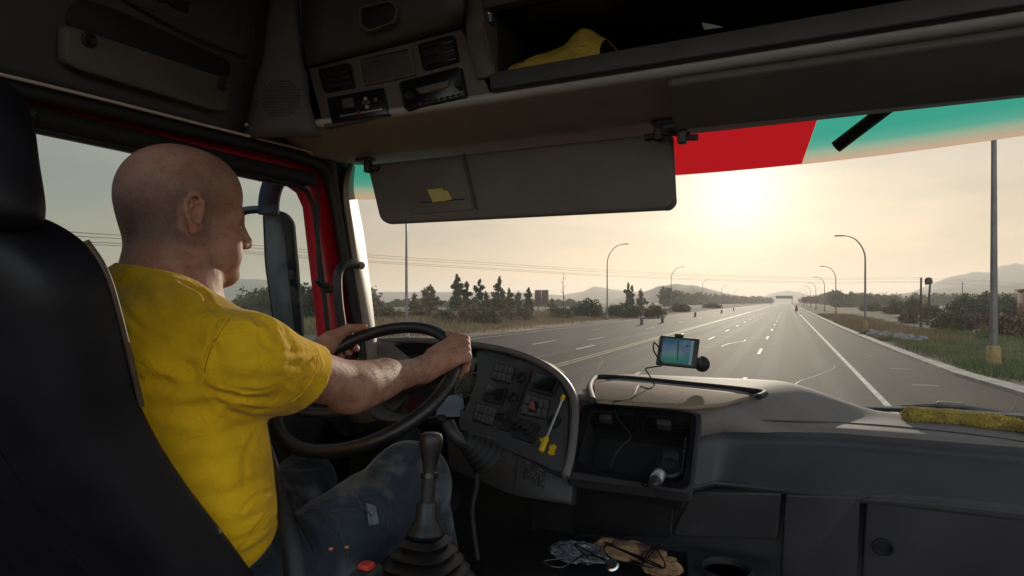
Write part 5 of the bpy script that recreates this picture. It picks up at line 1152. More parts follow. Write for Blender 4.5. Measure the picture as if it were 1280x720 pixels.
blob('plastic_wrap', onz(720, 690, zt + .03), .06, .035, .02, .4, 2.6, mat('clear grey plastic wrap', (.12, .12, .14), .22, var=.2, vscale=20, spec=.8), 'crumpled clear plastic wrap in the low tray, left of gloves', 'plastic wrap', 14)
lathe('watch_case', onz(765, 708, zt + .05), (0, -.5, .8), [(.014, 0), (.015, .005), (.012, .008), (0, .008)], M['chrome'], None, 24); tag(bpy.data.objects['watch_case'], 'small shiny round watch in the low tray beside the gloves', 'watch')
r_ = random.Random(4)
for k, lb in enumerate(['black cable looping over the tan glove in the tray', 'black cable lying across the left of the low tray']):
    u0 = (790, 720)[k]; pts = [onz(u0 + r_.uniform(-45, 45), 695 + r_.uniform(-18, 22), zt + .05 + r_.uniform(0, .02)) for _ in range(9)]
    o = tube('tray_cable', pts, .0018, M['gloss_black'], None, 6, 7); tag(o, lb, 'cable')
# ================================================================== THE DRIVER
def V3(v): return np.array([v[0], v[1], v[2]], float)
class SD:
    """a signed distance body: tapered capsules, ellipsoids and spheres blended together"""
    def __init__(s): s.p = []; s.cr = []; s.noise = []
    def cap(s, a, b, r1, r2=None, k=.02, op='u', clip=None): s.p.append(('c', V3(a), V3(b), r1, r1 if r2 is None else r2, k, op, clip)); return s
    def ell(s, c, r, k=.02, op='u', R=None): s.p.append(('e', V3(c), np.array(r, float), R, None, k, op, None)); return s
    def one(s, q, P):
        if q[0] == 'c':
            a, b = q[1], q[2]; ab = b - a; L2 = max(ab @ ab, 1e-12); t = np.clip(((P - a) @ ab) / L2, 0, 1)
            d = np.linalg.norm(P - a - t[:, None] * ab, axis=1) - (q[3] + (q[4] - q[3]) * t)
            if q[7] is not None:
                n = ab / math.sqrt(L2) if isinstance(q[7], (int, float)) else q[7][1]; o = b if isinstance(q[7], (int, float)) else q[7][0]
                d = np.maximum(d, (P - o) @ n)
            return d
        x = P - q[1]
        if q[3] is not None: x = x @ q[3]
        r = q[2]; k0 = np.linalg.norm(x / r, axis=1); k1 = np.linalg.norm(x / (r * r), axis=1)
        return np.where(k0 < 1e-6, -r.min(), k0 * (k0 - 1) / np.maximum(k1, 1e-9))
    def ev(s, P, prims=None, cr=True):
        d = None
        for q in (s.p if prims is None else prims):
            e = s.one(q, P); k = q[5]
            if q[6] == 'u':
                if d is None: d = e
                else: h = np.maximum(k - np.abs(d - e), 0) / k; d = np.minimum(d, e) - h * h * k / 4
            else:
                e = -e
                if d is None: continue
                h = np.maximum(k - np.abs(d - e), 0) / k; d = np.maximum(d, e) + h * h * k / 4
        if d is None: d = np.full(len(P), 1.)
        if cr:
            for pts, w_, a_, lo, hi in s.cr:
                m = np.all((P > lo) & (P < hi), axis=1)
                if not m.any(): continue
                Q = P[m]; best = np.full(len(Q), 9.); fade = np.ones(len(Q))
                n = len(pts) - 1
                for i in range(n):
                    a, b = pts[i], pts[i + 1]; ab = b - a; t = np.clip(((Q - a) @ ab) / max(ab @ ab, 1e-12), 0, 1); dd = np.linalg.norm(Q - a - t[:, None] * ab, axis=1)
                    u_ = (i + t) / n; f = np.sin(np.pi * np.clip(u_ * .9 + .05, 0, 1)) ** .7; c_ = dd < best; best = np.where(c_, dd, best); fade = np.where(c_, f, fade)
                x = best / (w_ * .85); g = 1.35 * np.exp(-x * x) - .55 * np.exp(-(x - 1.9) ** 2 * 1.2)
                d = d.copy(); d[m] += a_ * g * fade
            for fr, am, sc_ in s.noise:
                Q = P * np.array(sc_) * fr
                d = d + am * (np.sin(Q[:, 0] + 1.7 * np.sin(Q[:, 1] * .9 + .5)) * np.sin(Q[:, 1] * 1.1 + 1.3 * np.sin(Q[:, 2] * .8)) + .6 * np.sin(Q[:, 2] * 1.3 + 1.5 * np.sin(Q[:, 0] * 1.2 + Q[:, 1])))
        return d
    def hit(s, u, v, t0=.6, t1=1.9, dmin=0., cr=False):
        r = V3(ray(u, v)); t = t0; L_ = np.linalg.norm(r)
        for _ in range(160):
            d = s.ev((r * t)[None], cr=cr)[0] - dmin
            if d < .0006: return Vector(r * t)
            t += max(d * .8 / L_, .0005)
            if t > t1: return None
        return None
    def crease(s, px_, w_, a_):
        pts = [s.hit(u, v) for u, v in px_]; pts = [p for p in pts if p is not None]
        if len(pts) < 2: return
        pts = [V3(p) for p in catmull(pts, 3)]; A = np.array(pts); m = w_ * 4
        s.newcr.append((pts, w_, a_, A.min(0) - m, A.max(0) + m))
    def creases(s, L_):
        s.newcr = []
        for px_, w_, a_ in L_: s.crease(px_, w_ * (1.25 if w_ > .0075 else 1), a_ * (.55 if w_ > .0075 else .66) * (1.7 if s is jeans_ref[0] else 1))
        s.cr += s.newcr
    def mesh(s, lo, hi, h, B=16):
        lo = np.array(lo, float); n = np.ceil((np.array(hi) - lo) / h / B).astype(int); N_ = n * B
        G_ = np.full(tuple(N_ + 1), 1., np.float32)
        cen = np.stack(np.meshgrid(*[np.arange(k) for k in n], indexing='ij'), -1).reshape(-1, 3); C_ = lo + (cen + .5) * B * h
        rad = B * h * .87; dc = s.ev(C_, cr=False); P1_ = [s.one(q, C_) for q in s.p]
        ax = np.arange(B + 1)
        loc = np.stack(np.meshgrid(ax, ax, ax, indexing='ij'), -1).reshape(-1, 3) * h
        for i, (c, d) in enumerate(zip(cen, dc)):
            sl = tuple(slice(a * B, a * B + B + 1) for a in c)
            if abs(d) > rad * 1.5 + .012:
                if d < 0: G_[sl] = np.minimum(G_[sl], -1.)
                continue
            pr = [q for q, e in zip(s.p, P1_) if e[i] < rad * 1.6 + q[5] + .02]
            v_ = s.ev(lo + c * B * h + loc, pr).reshape(B + 1, B + 1, B + 1)
            G_[sl] = v_
        return surface_nets(G_, lo, h)
def surface_nets(G_, lo, h):
    ins = G_ < 0
    cnt = np.zeros(tuple(np.array(G_.shape) - 1), np.int8)
    for dx in (0, 1):
        for dy in (0, 1):
            for dz in (0, 1): cnt += ins[dx:ins.shape[0] - 1 + dx, dy:ins.shape[1] - 1 + dy, dz:ins.shape[2] - 1 + dz]
    act = (cnt > 0) & (cnt < 8); idx = np.argwhere(act); ID = np.full(act.shape, -1, np.int32); ID[act] = np.arange(len(idx))
    acc = np.zeros((len(idx), 3)); num = np.zeros(len(idx)); i, j, k = idx.T
    for a in range(3):
        for o1 in (0, 1):
            for o2 in (0, 1):
                o = [0, 0, 0]; others = [x for x in range(3) if x != a]; o[others[0]] = o1; o[others[1]] = o2
                e = list(o); e[a] = 1
                A = G_[i + o[0], j + o[1], k + o[2]]; B_ = G_[i + e[0], j + e[1], k + e[2]]
                m = (A < 0) != (B_ < 0); t = np.where(m, A / np.where(m, A - B_, 1), 0)
                t = np.clip(t, 0, 1); p = np.tile(np.array(o, float), (len(idx), 1)); p[:, a] += t
                acc += np.where(m[:, None], p, 0); num += m
    V = lo + (idx + acc / np.maximum(num, 1)[:, None]) * h
    F_ = []
    for a in range(3):
        b, c = (a + 1) % 3, (a + 2) % 3
        s0 = [slice(1, -1)] * 3; s0[a] = slice(0, -1); s1 = [slice(1, -1)] * 3; s1[a] = slice(1, None)
        A = ins[tuple(s0)]; B_ = ins[tuple(s1)]; e = np.argwhere(A != B_)
        base = e.copy(); base[:, b] += 1; base[:, c] += 1
        def cid(db, dc_): q = base.copy(); q[:, b] -= db; q[:, c] -= dc_; return ID[q[:, 0], q[:, 1], q[:, 2]]
        q = np.stack([cid(1, 1), cid(0, 1), cid(0, 0), cid(1, 0)], 1); fl = A[tuple(e.T)]
        q = np.where(fl[:, None], q, q[:, ::-1]); q = q[(q >= 0).all(1)]; F_.append(q)
    return V, np.concatenate(F_)
def np_obj(name, V, F_, m_, parent):
    r = np.array(rootloc(parent)) if parent is not None else np.zeros(3)
    me = bpy.data.meshes.new(name); me.vertices.add(len(V)); me.vertices.foreach_set('co', (V - r).astype(np.float32).ravel())
    me.loops.add(F_.size); me.loops.foreach_set('vertex_index', F_.astype(np.int32).ravel()); me.polygons.add(len(F_))
    me.polygons.foreach_set('loop_start', np.arange(0, F_.size, 4, dtype=np.int32)); me.polygons.foreach_set('use_smooth', np.ones(len(F_), bool))
    me.update(calc_edges=True); me.validate(); return link(name, me, m_, parent)

# ---- head, in its own frame: f forward, s to the man's right, u up
HC = at(232, 274, 1.07); psi, pit = math.radians(20.7), math.radians(-3); HK = .955
f0 = Vector((math.sin(psi), math.cos(psi), 0)); HSd = Vector((math.cos(psi), -math.sin(psi), 0))
HF = (f0 * math.cos(pit) + Vector((0, 0, 1)) * math.sin(pit)); HU = HSd.cross(HF)
HR = np.array([V3(HF), V3(HSd), V3(HU)]).T
def hp(f, s, u): return HC + (HF * f + HSd * s + HU * u) * HK
body = SD()
E_ = lambda c, r, k=.02, op='u', R=None: body.ell(hp(*c), [x * HK for x in r], k * HK, op, HR if R is None else R)
C2 = lambda a, b, r1, r2=None, k=.02, op='u': body.cap(hp(*a), hp(*b), r1 * HK, (r1 if r2 is None else r2) * HK, k * HK, op)
E_((-.014, 0, .045), (.100, .077, .088)); E_((.030, 0, .050), (.060, .066, .066), .03)
E_((-.040, 0, .015), (.066, .066, .070), .03)
E_((.035, 0, -.035), (.052, .058, .078), .03)
for sg in (-1, 1):
    C2((.000, sg * .056, -.045), (.070, sg * .020, -.098), .020, .016, .03)
    E_((.055, sg * .044, -.022), (.026, .020, .020), .025)
    C2((.078, sg * .044, .014), (.088, sg * .010, .016), .010, .011, .018)
    E_((.052, sg * .040, -.060), (.034, .024, .03), .03)
E_((.076, 0, -.094), (.020, .022, .017), .025); E_((.074, 0, -.055), (.022, .030, .024), .02)
for sg in (-1, 1): E_((.093, sg * .031, -.004), (.018, .018, .013), .014, 's')
for sg in (-1, 1): E_((.074, sg * .031, -.003), (.0135, .0135, .0125), .004)
for sg in (-1, 1): C2((.084, sg * .044, .001), (.0885, sg * .020, .004), .0035, .0040, .006)
C2((.092, 0, .010), (.111, 0, -.028), .0085, .0105, .012); E_((.108, 0, -.033), (.013, .012, .010), .01)
for sg in (-1, 1): E_((.098, sg * .013, -.037), (.011, .0075, .007), .008)
C2((.090, -.016, -.058), (.0955, 0, -.056), .0055, .0065, .008); C2((.090, .016, -.058), (.0955, 0, -.056), .0055, .0065, .008)
C2((.088, -.014, -.069), (.093, 0, -.070), .0060, .0070, .008); C2((.088, .014, -.069), (.093, 0, -.070), .0060, .0070, .008)
C2((.104, -.024, -.063), (.104, .024, -.063), .0085, .0085, .004, 's')
body.p.pop(); C2((.092, -.026, -.0632), (.092, .026, -.0632), .0018, .0018, .003, 's')
C2((.086, -.012, -.081), (.088, .012, -.081), .006, .006, .012, 's')
# neck and upper trunk
NB = Vector((-.935, .668, .030))
body.cap(hp(-.035, 0, -.035), NB + Vector((0, 0, -.03)), .053, .066, .035)
body.cap(hp(.02, 0, -.085), NB + Vector((.03, .03, -.03)), .040, .05, .03)
for sg in (1,): body.cap(hp(-.005, .05, -.055), NB + Vector((.045, .075, -.035)), .014, .014, .02)
SHR, SHL = Vector((-.708, .646, -.082)), Vector((-1.12, .70, -.055))
CH = Vector((-.905, .635, -.15))
body.ell(CH, (.165, .09, .16), .05); body.cap(SHR + Vector((-.02, 0, -.02)), SHL, .042, .045, .04)
body.cap(NB + Vector((0, 0, -.065)), SHR + Vector((0, 0, -.02)), .040, .040, .05)
# ears
for sg in (-1, 1):
    er = lambda f, s, u: (f - .012, sg * (s + .0735), u + .002)
    E_(er(.000, .001, -.002), (.015, .007, .026), .008)
    loop_ = [(.015, .004, .006), (.014, .009, .020), (.004, .013, .032), (-.009, .016, .030), (-.016, .018, .018), (-.0165, .018, .003), (-.012, .016, -.010), (-.006, .012, -.021)]
    for a, b in zip(loop_, loop_[1:]): C2(er(*a), er(*b), .0042, .0042, .004)
    E_(er(.001, .008, -.028), (.0085, .005, .0105), .006)
    C2(er(-.006, .012, .020), er(-.008, .013, -.010), .0036, .0036, .005); C2(er(.004, .009, .018), er(-.006, .012, .010), .003, .003, .004)
    E_(er(.002, .013, -.002), (.0075, .010, .012), .004, 's')
    C2(er(.0125, .004, -.002), er(.011, .005, -.012), .0042, .0042, .004)
# ---- arms
ER_, WRR = at(438, 482, 1.09), at(527, 463, 1.365)
EL_, WLL = Vector((-1.165, 1.00, -.215)), at(402, 436, 1.615)
body.cap(SHR, ER_, .046, .040, .02); ddR = (WRR - ER_)
body.cap(ER_, ER_ + ddR * .42 + Vector((0, 0, .001)), .0395, .035, .02); body.cap(ER_ + ddR * .40, WRR, .0355, .0265, .02)
body.cap(ER_ + Vector((.004, -.006, -.012)), ER_ + Vector((.004, .010, -.010)), .030, .028, .03)
body.ell(ER_ + ddR * .18 + Vector((.006, 0, -.006)), (.034, .06, .034), .03)
body.cap(SHL, EL_, .052, .043, .03); body.cap(EL_, WLL, .043, .027, .03)
def hand(ang, thumb, wr, spread=.0225, tw=0.):
    C_ = wp(ang); T = (wp(ang + 2) - wp(ang - 2)).normalized() * thumb; O = (C_ - WC).normalized(); Nn = WN
    K = []
    for i in range(4):
        b = C_ + T * (.036 - spread * i); r_ = (.0098, .0100, .0096, .0086)[i]; ln = (1., 1.06, 1., .86)[i]
        k = b + O * .0275 + Nn * (.019 - .002 * abs(i - 1)) ; K.append(k)
        m1 = b + O * .021 * ln - Nn * .0195 * ln - T * .002; m2 = b - O * .003 - Nn * .0275 - T * .004; tip = b - O * .0225 - Nn * .0165 - T * .006
        q = wr.lerp(k, .12) + T * (.012 - .008 * i)
        body.cap(q, k, .0135, .0118, .014)
        body.cap(k, m1, r_ * 1.1, r_, .006); body.cap(m1, m2, r_, r_ * .94, .004); body.cap(m2, tip, r_ * .94, r_ * .82, .004)
        body.ell(k + O * .003, (.0118, .0118, .0118), .008)
    body.cap(wr, (K[1] + K[2]) / 2 * .45 + wr * .55, .0265, .026, .02)
    cm = wr.lerp(K[0], .30) + T * .010 + Nn * .012; mc = C_ + T * .038 + Nn * .030 + O * .012; ip = C_ + T * .056 + Nn * .0275 - O * .001; tp = C_ + T * .076 + Nn * .024 - O * .008
    body.cap(cm, mc, .0165, .0125, .016); body.cap(mc, ip, .0118, .0108, .005); body.cap(ip, tp, .0108, .0088, .004)
    return K, tp
KR, tR = hand(27, 1, WRR); KL, tL = hand(142, -1, WLL)
# ---- shirt
jeans_ref = [None]
shirt = SD()
shirt.ell(CH + Vector((-.005, .0, .0)), (.195, .112, .20), .06)
shirt.ell(Vector((-.875, .640, -.34)), (.195, .118, .22), .08)
shirt.cap(SHR + Vector((-.02, .0, -.004)), SHL, .058, .062, .05)
shirt.cap(NB + Vector((.02, -.01, -.055)), SHR + Vector((0, 0, -.004)), .046, .052, .04); shirt.cap(NB + Vector((.0, -.01, -.012)), SHL, .055, .058, .06)
shirt.cap(CH + Vector((.08, -.05, .06)), CH + Vector((.08, -.05, -.10)), .085, .09, .06)
HEMR = SHR.lerp(ER_, .46); aR = (ER_ - SHR).normalized(); hn = (aR + Vector((.12, .0, -.42))).normalized()
sl_end = HEMR + Vector((0, 0, -.006))
shirt.p.append(('c', V3(SHR), V3(sl_end + aR * .07), .059, .051, .035, 'u', (V3(sl_end), V3(hn))))
shirt.p.append(('c', V3(SHR + Vector((0, .04, -.03))), V3(sl_end + aR * .05 + Vector((0, 0, -.006))), .048, .051, .03, 'u', (V3(sl_end), V3(hn))))
HEML = SHL.lerp(EL_, .6); shirt.cap(SHL, HEML, .070, .064, .05)
shirt.cap(SHR.lerp(ER_, .47), sl_end + aR * .10, .0445, .050, .003, 's')
shirt.cap(NB + Vector((.014, .016, .010)), NB + Vector((.035, .035, .12)), .076, .11, .006, 's')
shirt.p.append(('c', V3((-.9, .62, -.80)), V3((-.9, .68, -.80)), .33, .33, .004, 's', None))
hemn = Vector((.12, -.22, -1)).normalized(); hemo = at(300, 700, .87)
class HS: pass
shirt.p.pop()
def plane_cut(sd, o, n, k=.004): sd.p.append(('c', V3(o + n * 2.0), V3(o + n * 2.001), 2.0, 2.0, k, 's', None))
plane_cut(shirt, Vector((-.69, .64, -.366)), Vector((.0, .55, -1)).normalized())
Z5 = lambda L_: [(x / 2.25, 400 + y / 2.25) for x, y in L_]
shirt.creases([
    (Z5([(575, 190), (650, 212), (745, 226)]), .006, .007), (Z5([(350, 40), (430, 85), (520, 140), (572, 185)]), .008, .005),
    (Z5([(370, 165), (440, 180), (520, 190), (590, 200)]), .008, .005), (Z5([(385, 215), (470, 245), (560, 245), (650, 225)]), .009, .005),
    (Z5([(440, 330), (560, 345), (660, 320), (750, 275)]), .010, .0045),
    (Z5([(470, 400), (600, 390), (690, 360), (755, 330)]), .011, .0045),
    (Z5([(560, 500), (650, 490), (720, 460), (765, 420)]), .009, .005),
    (Z5([(620, 590), (700, 570), (772, 520)]), .008, .006), (Z5([(640, 630), (700, 610), (775, 555)]), .007, .006), (Z5([(670, 670), (720, 640), (770, 590)]), .007, .005),
    (Z5([(640, -2), (600, 50), (575, 110), (568, 185)]), .0035, .003),
    ([(228, 352), (246, 362), (262, 372)], .007, .005), ([(268, 362), (285, 370), (305, 384)], .007, .005), ([(290, 375), (310, 392), (330, 402)], .008, .004),
    ([(200, 352), (215, 368), (222, 390)], .010, .004), ([(160, 350), (180, 372), (190, 400)], .012, .004), ([(180, 420), (215, 440), (250, 470)], .010, .005),
    ([(270, 470), (300, 474), (335, 470)], .010, .005), ([(265, 450), (300, 452), (345, 440)], .010, .004), ([(300, 420), (335, 425), (370, 432)], .010, .004),
    ([(345, 402), (360, 420), (368, 445)], .009, .004), ([(285, 490), (320, 497), (352, 498)], .008, .004), ([(325, 400), (345, 415), (372, 420)], .008, .004), ([(360, 455), (378, 458), (396, 452)], .007, .0035),
    ([(240, 350), (262, 380), (280, 400)], .005, .004), ([(300, 378), (318, 398), (328, 430)], .005, .004), ([(318, 388), (345, 405), (362, 428)], .004, .0035), ([(270, 400), (266, 420), (272, 445)], .005, .0035), ([(268, 478), (300, 488), (340, 486)], .004, .004), ([(262, 492), (290, 515), (325, 522)], .005, .004), ([(300, 505), (320, 512), (336, 512)], .004, .004), ([(255, 500), (262, 530), (285, 560)], .006, .003), ([(320, 540), (305, 580), (312, 620)], .006, .003), ([(150, 380), (175, 410), (215, 430)], .006, .004), ([(300, 640), (320, 620), (342, 612)], .004, .004), ([(318, 665), (330, 650), (343, 640)], .004, .004), ([(345, 470), (365, 480), (378, 490)], .004, .0035), ([(330, 430), (350, 440), (392, 440)], .005, .0035)])
shirt.noise = [(24., .0007, (1, 1, 1.4)), (52., .0003, (1.2, 1, .7))]
# ---- jeans
jeans = SD(); jeans_ref[0] = jeans
HIPR, HIPL = Vector((-.785, .72, -.485)), Vector((-.965, .72, -.485)); KNR, KNL = at(512, 606, 1.155), at(380, 606, 1.46)
jeans.ell(Vector((-.875, .665, -.475)), (.185, .150, .13), .05)
jeans.cap(HIPR, KNR, .092, .070, .05); jeans.cap(HIPL, KNL, .092, .070, .05)
jeans.cap(KNR, KNR + Vector((-.03, .22, -.46)), .068, .055, .03); jeans.cap(KNL, KNL + Vector((.02, .12, -.46)), .068, .055, .03)
jeans.ell(KNR + Vector((0, .0, .006)), (.066, .070, .066), .03)
jeans.creases([([(520, 565), (505, 590), (500, 620), (505, 650)], .009, .006), ([(455, 600), (480, 612), (500, 640)], .008, .006), ([(400, 640), (430, 628), (470, 640)], .010, .006), ([(430, 600), (445, 625), (475, 660)], .008, .006),
               ([(375, 640), (400, 650), (420, 690)], .009, .006), ([(350, 655), (380, 665), (400, 700)], .009, .006), ([(480, 570), (490, 585), (510, 600)], .008, .005), ([(445, 655), (470, 665), (490, 690)], .009, .006),
               ([(340, 680), (355, 690), (365, 712)], .008, .006), ([(352, 575), (372, 585), (396, 580)], .009, .006), ([(360, 556), (380, 566), (398, 566)], .008, .005)])
jeans.noise = [(30., .0014, (1, 1, 1.2)), (70., .0006, (1, 1.2, .8))]

# ---- skin, cloth materials
def skin_mat():
    m = mat('fair ruddy skin', (.42, .235, .165), .58, sub=.12, spec=.25, sss_r=(1, .4, .25)); N = m.node_tree.nodes; K = m.node_tree.links.new; b = N['Principled BSDF']
    t = N.new('ShaderNodeTexCoord')
    def nz_(sc, de): z = N.new('ShaderNodeTexNoise'); z.inputs['Scale'].default_value = sc; z.inputs['Detail'].default_value = de; K(t.outputs['Object'], z.inputs[0]); return z
    def rp_(src, a, ca, b_, cb_): r = N.new('ShaderNodeValToRGB'); e = r.color_ramp.elements; e[0].position = a; e[0].color = (*ca, 1); e[1].position = b_; e[1].color = (*cb_, 1); K(src, r.inputs[0]); return r
    base = rp_(nz_(28, 4).outputs[0], .35, (.47, .27, .19), .68, (.36, .155, .11))
    fre = rp_(nz_(150, 4).outputs[0], .55, (1, 1, 1), .72, (.66, .50, .42)); mx = N.new('ShaderNodeMixRGB'); mx.blend_type = 'MULTIPLY'; mx.inputs[0].default_value = .8; K(base.outputs[0], mx.inputs[1]); K(fre.outputs[0], mx.inputs[2])
    # shaved stubble, deepened with painted-in shade, over the back and sides of the head (attribute painted from the head's own frame)
    at_ = N.new('ShaderNodeAttribute'); at_.attribute_name = 'stubble_shade'; st = rp_(nz_(900, 2).outputs[0], .40, (.045, .035, .03), .66, (.20, .13, .10))
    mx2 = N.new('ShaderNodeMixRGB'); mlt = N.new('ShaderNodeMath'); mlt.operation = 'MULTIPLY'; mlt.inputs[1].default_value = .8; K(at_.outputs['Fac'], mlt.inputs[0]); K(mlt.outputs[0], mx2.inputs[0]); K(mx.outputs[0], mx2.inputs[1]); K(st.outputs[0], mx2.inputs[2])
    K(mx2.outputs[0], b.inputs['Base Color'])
    z1, z2 = nz_(420, 3), nz_(60, 4); ad = N.new('ShaderNodeMath'); ad.operation = 'MULTIPLY_ADD'; ad.inputs[1].default_value = 2.5; K(z2.outputs[0], ad.inputs[0]); K(z1.outputs[0], ad.inputs[2])
    bp = N.new('ShaderNodeBump'); bp.inputs['Strength'].default_value = .35; bp.inputs['Distance'].default_value = .0016; K(ad.outputs[0], bp.inputs['Height']); K(bp.outputs[0], b.inputs['Normal']); return m
def cloth_mat(name, col, weave, rough=.9, var=.08, dist=.0005, wr=.0):
    m = mat(name, col, rough, sheen=.15, spec=.2); N = m.node_tree.nodes; K = m.node_tree.links.new; b = N['Principled BSDF']; t = N.new('ShaderNodeTexCoord')
    z = N.new('ShaderNodeTexNoise'); z.inputs['Scale'].default_value = 14; z.inputs['Detail'].default_value = 6; K(t.outputs['Object'], z.inputs[0])
    r = N.new('ShaderNodeValToRGB'); e = r.color_ramp.elements; e[0].position = .3; e[1].position = .7; e[0].color = (*[c * (1 - var) for c in col], 1); e[1].color = (*[min(1, c * (1 + var)) for c in col], 1); K(z.outputs[0], r.inputs[0]); K(r.outputs[0], b.inputs['Base Color'])
    z1 = N.new('ShaderNodeTexNoise'); z1.inputs['Scale'].default_value = weave; z1.inputs['Detail'].default_value = 2; K(t.outputs['Object'], z1.inputs[0])
    z2 = N.new('ShaderNodeTexNoise'); z2.inputs['Scale'].default_value = 26; z2.inputs['Detail'].default_value = 4; z2.inputs['Distortion'].default_value = 2.2; K(t.outputs['Object'], z2.inputs[0])
    ad = N.new('ShaderNodeMath'); ad.operation = 'MULTIPLY_ADD'; ad.inputs[1].default_value = 6; K(z2.outputs[0], ad.inputs[0]); K(z1.outputs[0], ad.inputs[2])
    bp = N.new('ShaderNodeBump'); bp.inputs['Strength'].default_value = .6; bp.inputs['Distance'].default_value = dist; K(ad.outputs[0], bp.inputs['Height']); K(bp.outputs[0], b.inputs['Normal']); return m
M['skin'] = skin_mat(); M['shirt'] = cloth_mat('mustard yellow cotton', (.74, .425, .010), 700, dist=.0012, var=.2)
def denim():
    m = cloth_mat('faded blue denim', (.030, .037, .048), 900, var=.2, dist=.0007); N = m.node_tree.nodes; K = m.node_tree.links.new; b = N['Principled BSDF']; old = b.inputs['Base Color'].links[0].from_socket; t = N.new('ShaderNodeTexCoord')
    z = N.new('ShaderNodeTexNoise'); z.inputs['Scale'].default_value = 9; z.inputs['Detail'].default_value = 8; K(t.outputs['Object'], z.inputs[0]); r = N.new('ShaderNodeValToRGB'); r.color_ramp.elements[0].position = .46; r.color_ramp.elements[1].position = .70; K(z.outputs[0], r.inputs[0])
    mx = N.new('ShaderNodeMixRGB'); K(r.outputs[0], mx.inputs[0]); K(old, mx.inputs[1]); mx.inputs[2].default_value = (.21, .23, .25, 1); K(mx.outputs[0], b.inputs['Base Color']); return m
M['denim'] = denim(); M['thread'] = mat('orange brown thread', (.11, .075, .045), .8)
V, Fq = body.mesh((-1.27, .47, -.27), (-.58, 1.47, .30), .0026)
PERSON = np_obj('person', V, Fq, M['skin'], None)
tag(PERSON, 'bald driver in mustard t-shirt and jeans gripping the steering wheel', 'person')
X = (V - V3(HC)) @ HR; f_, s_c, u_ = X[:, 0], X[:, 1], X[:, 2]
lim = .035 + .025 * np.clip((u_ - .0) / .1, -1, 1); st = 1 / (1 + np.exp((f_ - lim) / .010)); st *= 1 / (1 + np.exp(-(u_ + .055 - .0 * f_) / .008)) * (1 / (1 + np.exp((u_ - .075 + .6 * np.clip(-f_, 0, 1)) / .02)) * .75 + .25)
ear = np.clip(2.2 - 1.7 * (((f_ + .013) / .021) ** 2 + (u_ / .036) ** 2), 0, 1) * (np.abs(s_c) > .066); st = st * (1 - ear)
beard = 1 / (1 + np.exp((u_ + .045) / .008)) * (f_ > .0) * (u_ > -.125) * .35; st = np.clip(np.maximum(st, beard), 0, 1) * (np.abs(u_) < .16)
at1 = PERSON.data.attributes.new('stubble_shade', 'FLOAT', 'POINT'); at1.data.foreach_set('value', st.astype(np.float32))
V, Fq = shirt.mesh((-1.27, .40, -.42), (-.58, 1.05, .10), .0032); SH = np_obj('t_shirt', V, Fq, M['shirt'], PERSON)
V, Fq = jeans.mesh((-1.15, .48, -1.06), (-.50, 1.68, -.22), .0042); JN = np_obj('jeans', V, Fq, M['denim'], PERSON)
# eyes and brows
for sg in (-1, 1):
    bm = bmesh.new(); bmesh.ops.create_uvsphere(bm, u_segments=24, v_segments=16, radius=.0118, matrix=Matrix.Translation(hp(.0765, sg * .031, -.0035))); bm_obj('eyeball', bm, mat('eye white', (.55, .5, .48), .15) if sg < 0 else bpy.data.materials['eye white'], PERSON)
r_ = random.Random(2); bm = bmesh.new()
for sg in (-1, 1):
    for k in range(260):
        t = r_.random(); b0 = hp(.0945 - .016 * t * t, sg * (.014 + .036 * t), .018 + .004 * math.sin(t * 3) + r_.uniform(-.003, .003)); d_ = (HSd * sg * .9 - HF * .35 * t + HU * (.5 - .8 * t) + HF * .3).normalized() * .009
        s0 = HU * .0004; v1 = [bm.verts.new(b0 - s0), bm.verts.new(b0 + s0), bm.verts.new(b0 + d_ + HF * .002)]; bm.faces.new(v1)
me_b = bm_obj('eyebrow', bm, mat('brown hair', (.035, .022, .015), .6), PERSON, False)
# fine hair on the forearm
r_ = np.random.default_rng(3); co = np.empty(len(PERSON.data.vertices) * 3, np.float32); PERSON.data.vertices.foreach_get('co', co); co = co.reshape(-1, 3); no = np.empty_like(co); PERSON.data.vertex_normals.foreach_get('vector', no.ravel()) if False else None
no = np.array([n.vector[:] for n in PERSON.data.vertex_normals])
tt = ((co - V3(ER_)) @ V3(ddR)) / ddR.length_squared; ds = np.linalg.norm(co - V3(ER_) - np.clip(tt, 0, 1)[:, None] * V3(ddR), axis=1)
sel = np.where((tt > .0) & (tt < .95) & (ds < .06) & (no[:, 2] > -.25))[0]; sel = r_.choice(sel, 1700); ln = .010 * (.5 + r_.random((1700, 1)))
dr = no[sel] * .75 + V3(ddR.normalized()) * .75 + r_.normal(size=(1700, 3)) * .35; b0 = co[sel] - no[sel] * .0006; s0 = np.cross(dr, r_.normal(size=(1700, 3))); s0 /= np.linalg.norm(s0, axis=1)[:, None]; s0 *= .00013
Vh = np.stack([b0 - s0, b0 + s0, b0 + dr * ln], 1).reshape(-1, 3); o = leaf_obj('arm_hair', Vh, np.arange(len(Vh)).reshape(-1, 3), mat('fair arm hair', (.12, .075, .04), .6), PERSON); o['kind'] = 'stuff'
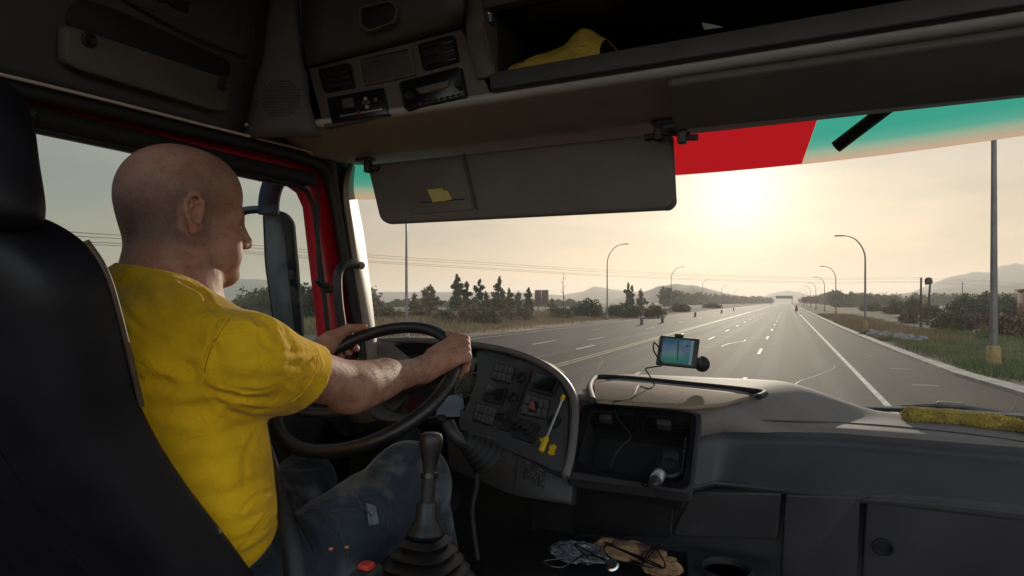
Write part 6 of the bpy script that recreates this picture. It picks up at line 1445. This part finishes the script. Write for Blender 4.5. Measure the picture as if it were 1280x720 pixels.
# seams drawn in thread on the cloth
def on_sd(sd, pts, off=.001): q = [sd.hit(u, v, cr=True, dmin=off) for u, v in pts]; return [p for p in q if p is not None]
def seam(name, sd, pts, m_, r=.0011, parent=None):
    pp = []
    for a, b in zip(pts, pts[1:]):
        for k in range(6): pp.append((a[0] + (b[0] - a[0]) * k / 6, a[1] + (b[1] - a[1]) * k / 6))
    q = on_sd(sd, pp, .0016)
    if len(q) > 2: return tube(name, q, r, m_, parent or PERSON, 5)
seam('shoulder_seam', shirt, Z5([(640, -4), (612, 40), (588, 80), (572, 130), (569, 180)]), M['shirt'], .0016, SH)
for pts_ in ([(397, 444), (396, 460), (388, 478), (376, 494), (362, 504)],): seam('sleeve_hem', shirt, pts_, M['shirt'], .0013, SH)
seam('bottom_hem', shirt, [(296, 690), (310, 672), (326, 652), (338, 636)], M['shirt'], .0013, SH)
def patch(name, sd, q, off, m_, parent, n=8, th=.0018):
    rows = []
    for i in range(n + 1):
        row = []
        for j in range(n + 1):
            u, v = lerpq(q, j / n, i / n); p = sd.hit(u, v, cr=True, dmin=off)
            if p is None: return None
            row.append(p)
        rows.append(row)
    return grid_obj(name, rows, m_, parent, th, 60)
for q, nm in (([(458, 629), (470, 633), (474, 655), (461, 658)], 'denim_patch'), ([(366, 640), (400, 630), (420, 665), (392, 690)], 'pocket_flap')):
    o = patch(nm, jeans, q, .0015, mat('pale worn denim', (.17, .19, .21), .9, col2=(.09, .11, .14), vscale=60) if nm == 'denim_patch' else M['denim'], JN)
for pts in ([(369, 642), (398, 633), (417, 664), (392, 687), (369, 642)], [(459, 630), (470, 634), (473, 654), (462, 657), (459, 630)], [(345, 672), (372, 655), (392, 700)], [(478, 607), (450, 590), (437, 600), (456, 640)], [(470, 598), (484, 612), (489, 640), (482, 665)], [(392, 634), (420, 648), (434, 690), (436, 715)]): seam('stitching', jeans, pts, M['thread'], .0006, JN)
for u, v in ((413, 686), (433, 684), (465, 641)):
    p = jeans.hit(u, v, cr=True)
    if p: lathe('rivet', p, -ray(u, v), [(.005, -.001), (.005, .001), (.003, .0025), (0, .0025)], mat('copper rivet', (.25, .13, .08), .35, .9) if 'copper rivet' not in bpy.data.materials else bpy.data.materials['copper rivet'], JN, 12)
# seat belt strap
L_, R_ = [(334, 560), (338, 590), (344, 630), (352, 680), (356, 740)], [(340, 558), (350, 588), (362, 630), (376, 680), (384, 740)]
rows = []
dd_ = [1.03, .985, .93, .885, .86]
for (a, b, d) in zip(L_, R_, dd_): A, B = at(*a, d), at(*b, d - .004); rows.append([A, A.lerp(B, .5) + Vector((.0, -.004, 0)), B])
grid_obj('seat_belt', [catmull(list(c), 6) for c in zip(*rows)], mat('black belt webbing', (.014, .014, .016), .6, bump=.6, bscale=900), SEAT, .002, 60)
bk = at(458, 722, .88); bm = bmesh.new(); box_into(bm, bk, .030, .05, .030, .008); o = bm_obj('belt_buckle', bm, M['plastic'], SEAT); bm = bmesh.new(); box_into(bm, bk + Vector((0, 0, .016)), .020, .020, .012, .004); bm_obj('buckle_button', bm, mat('red buckle button', (.45, .03, .02), .4), SEAT)
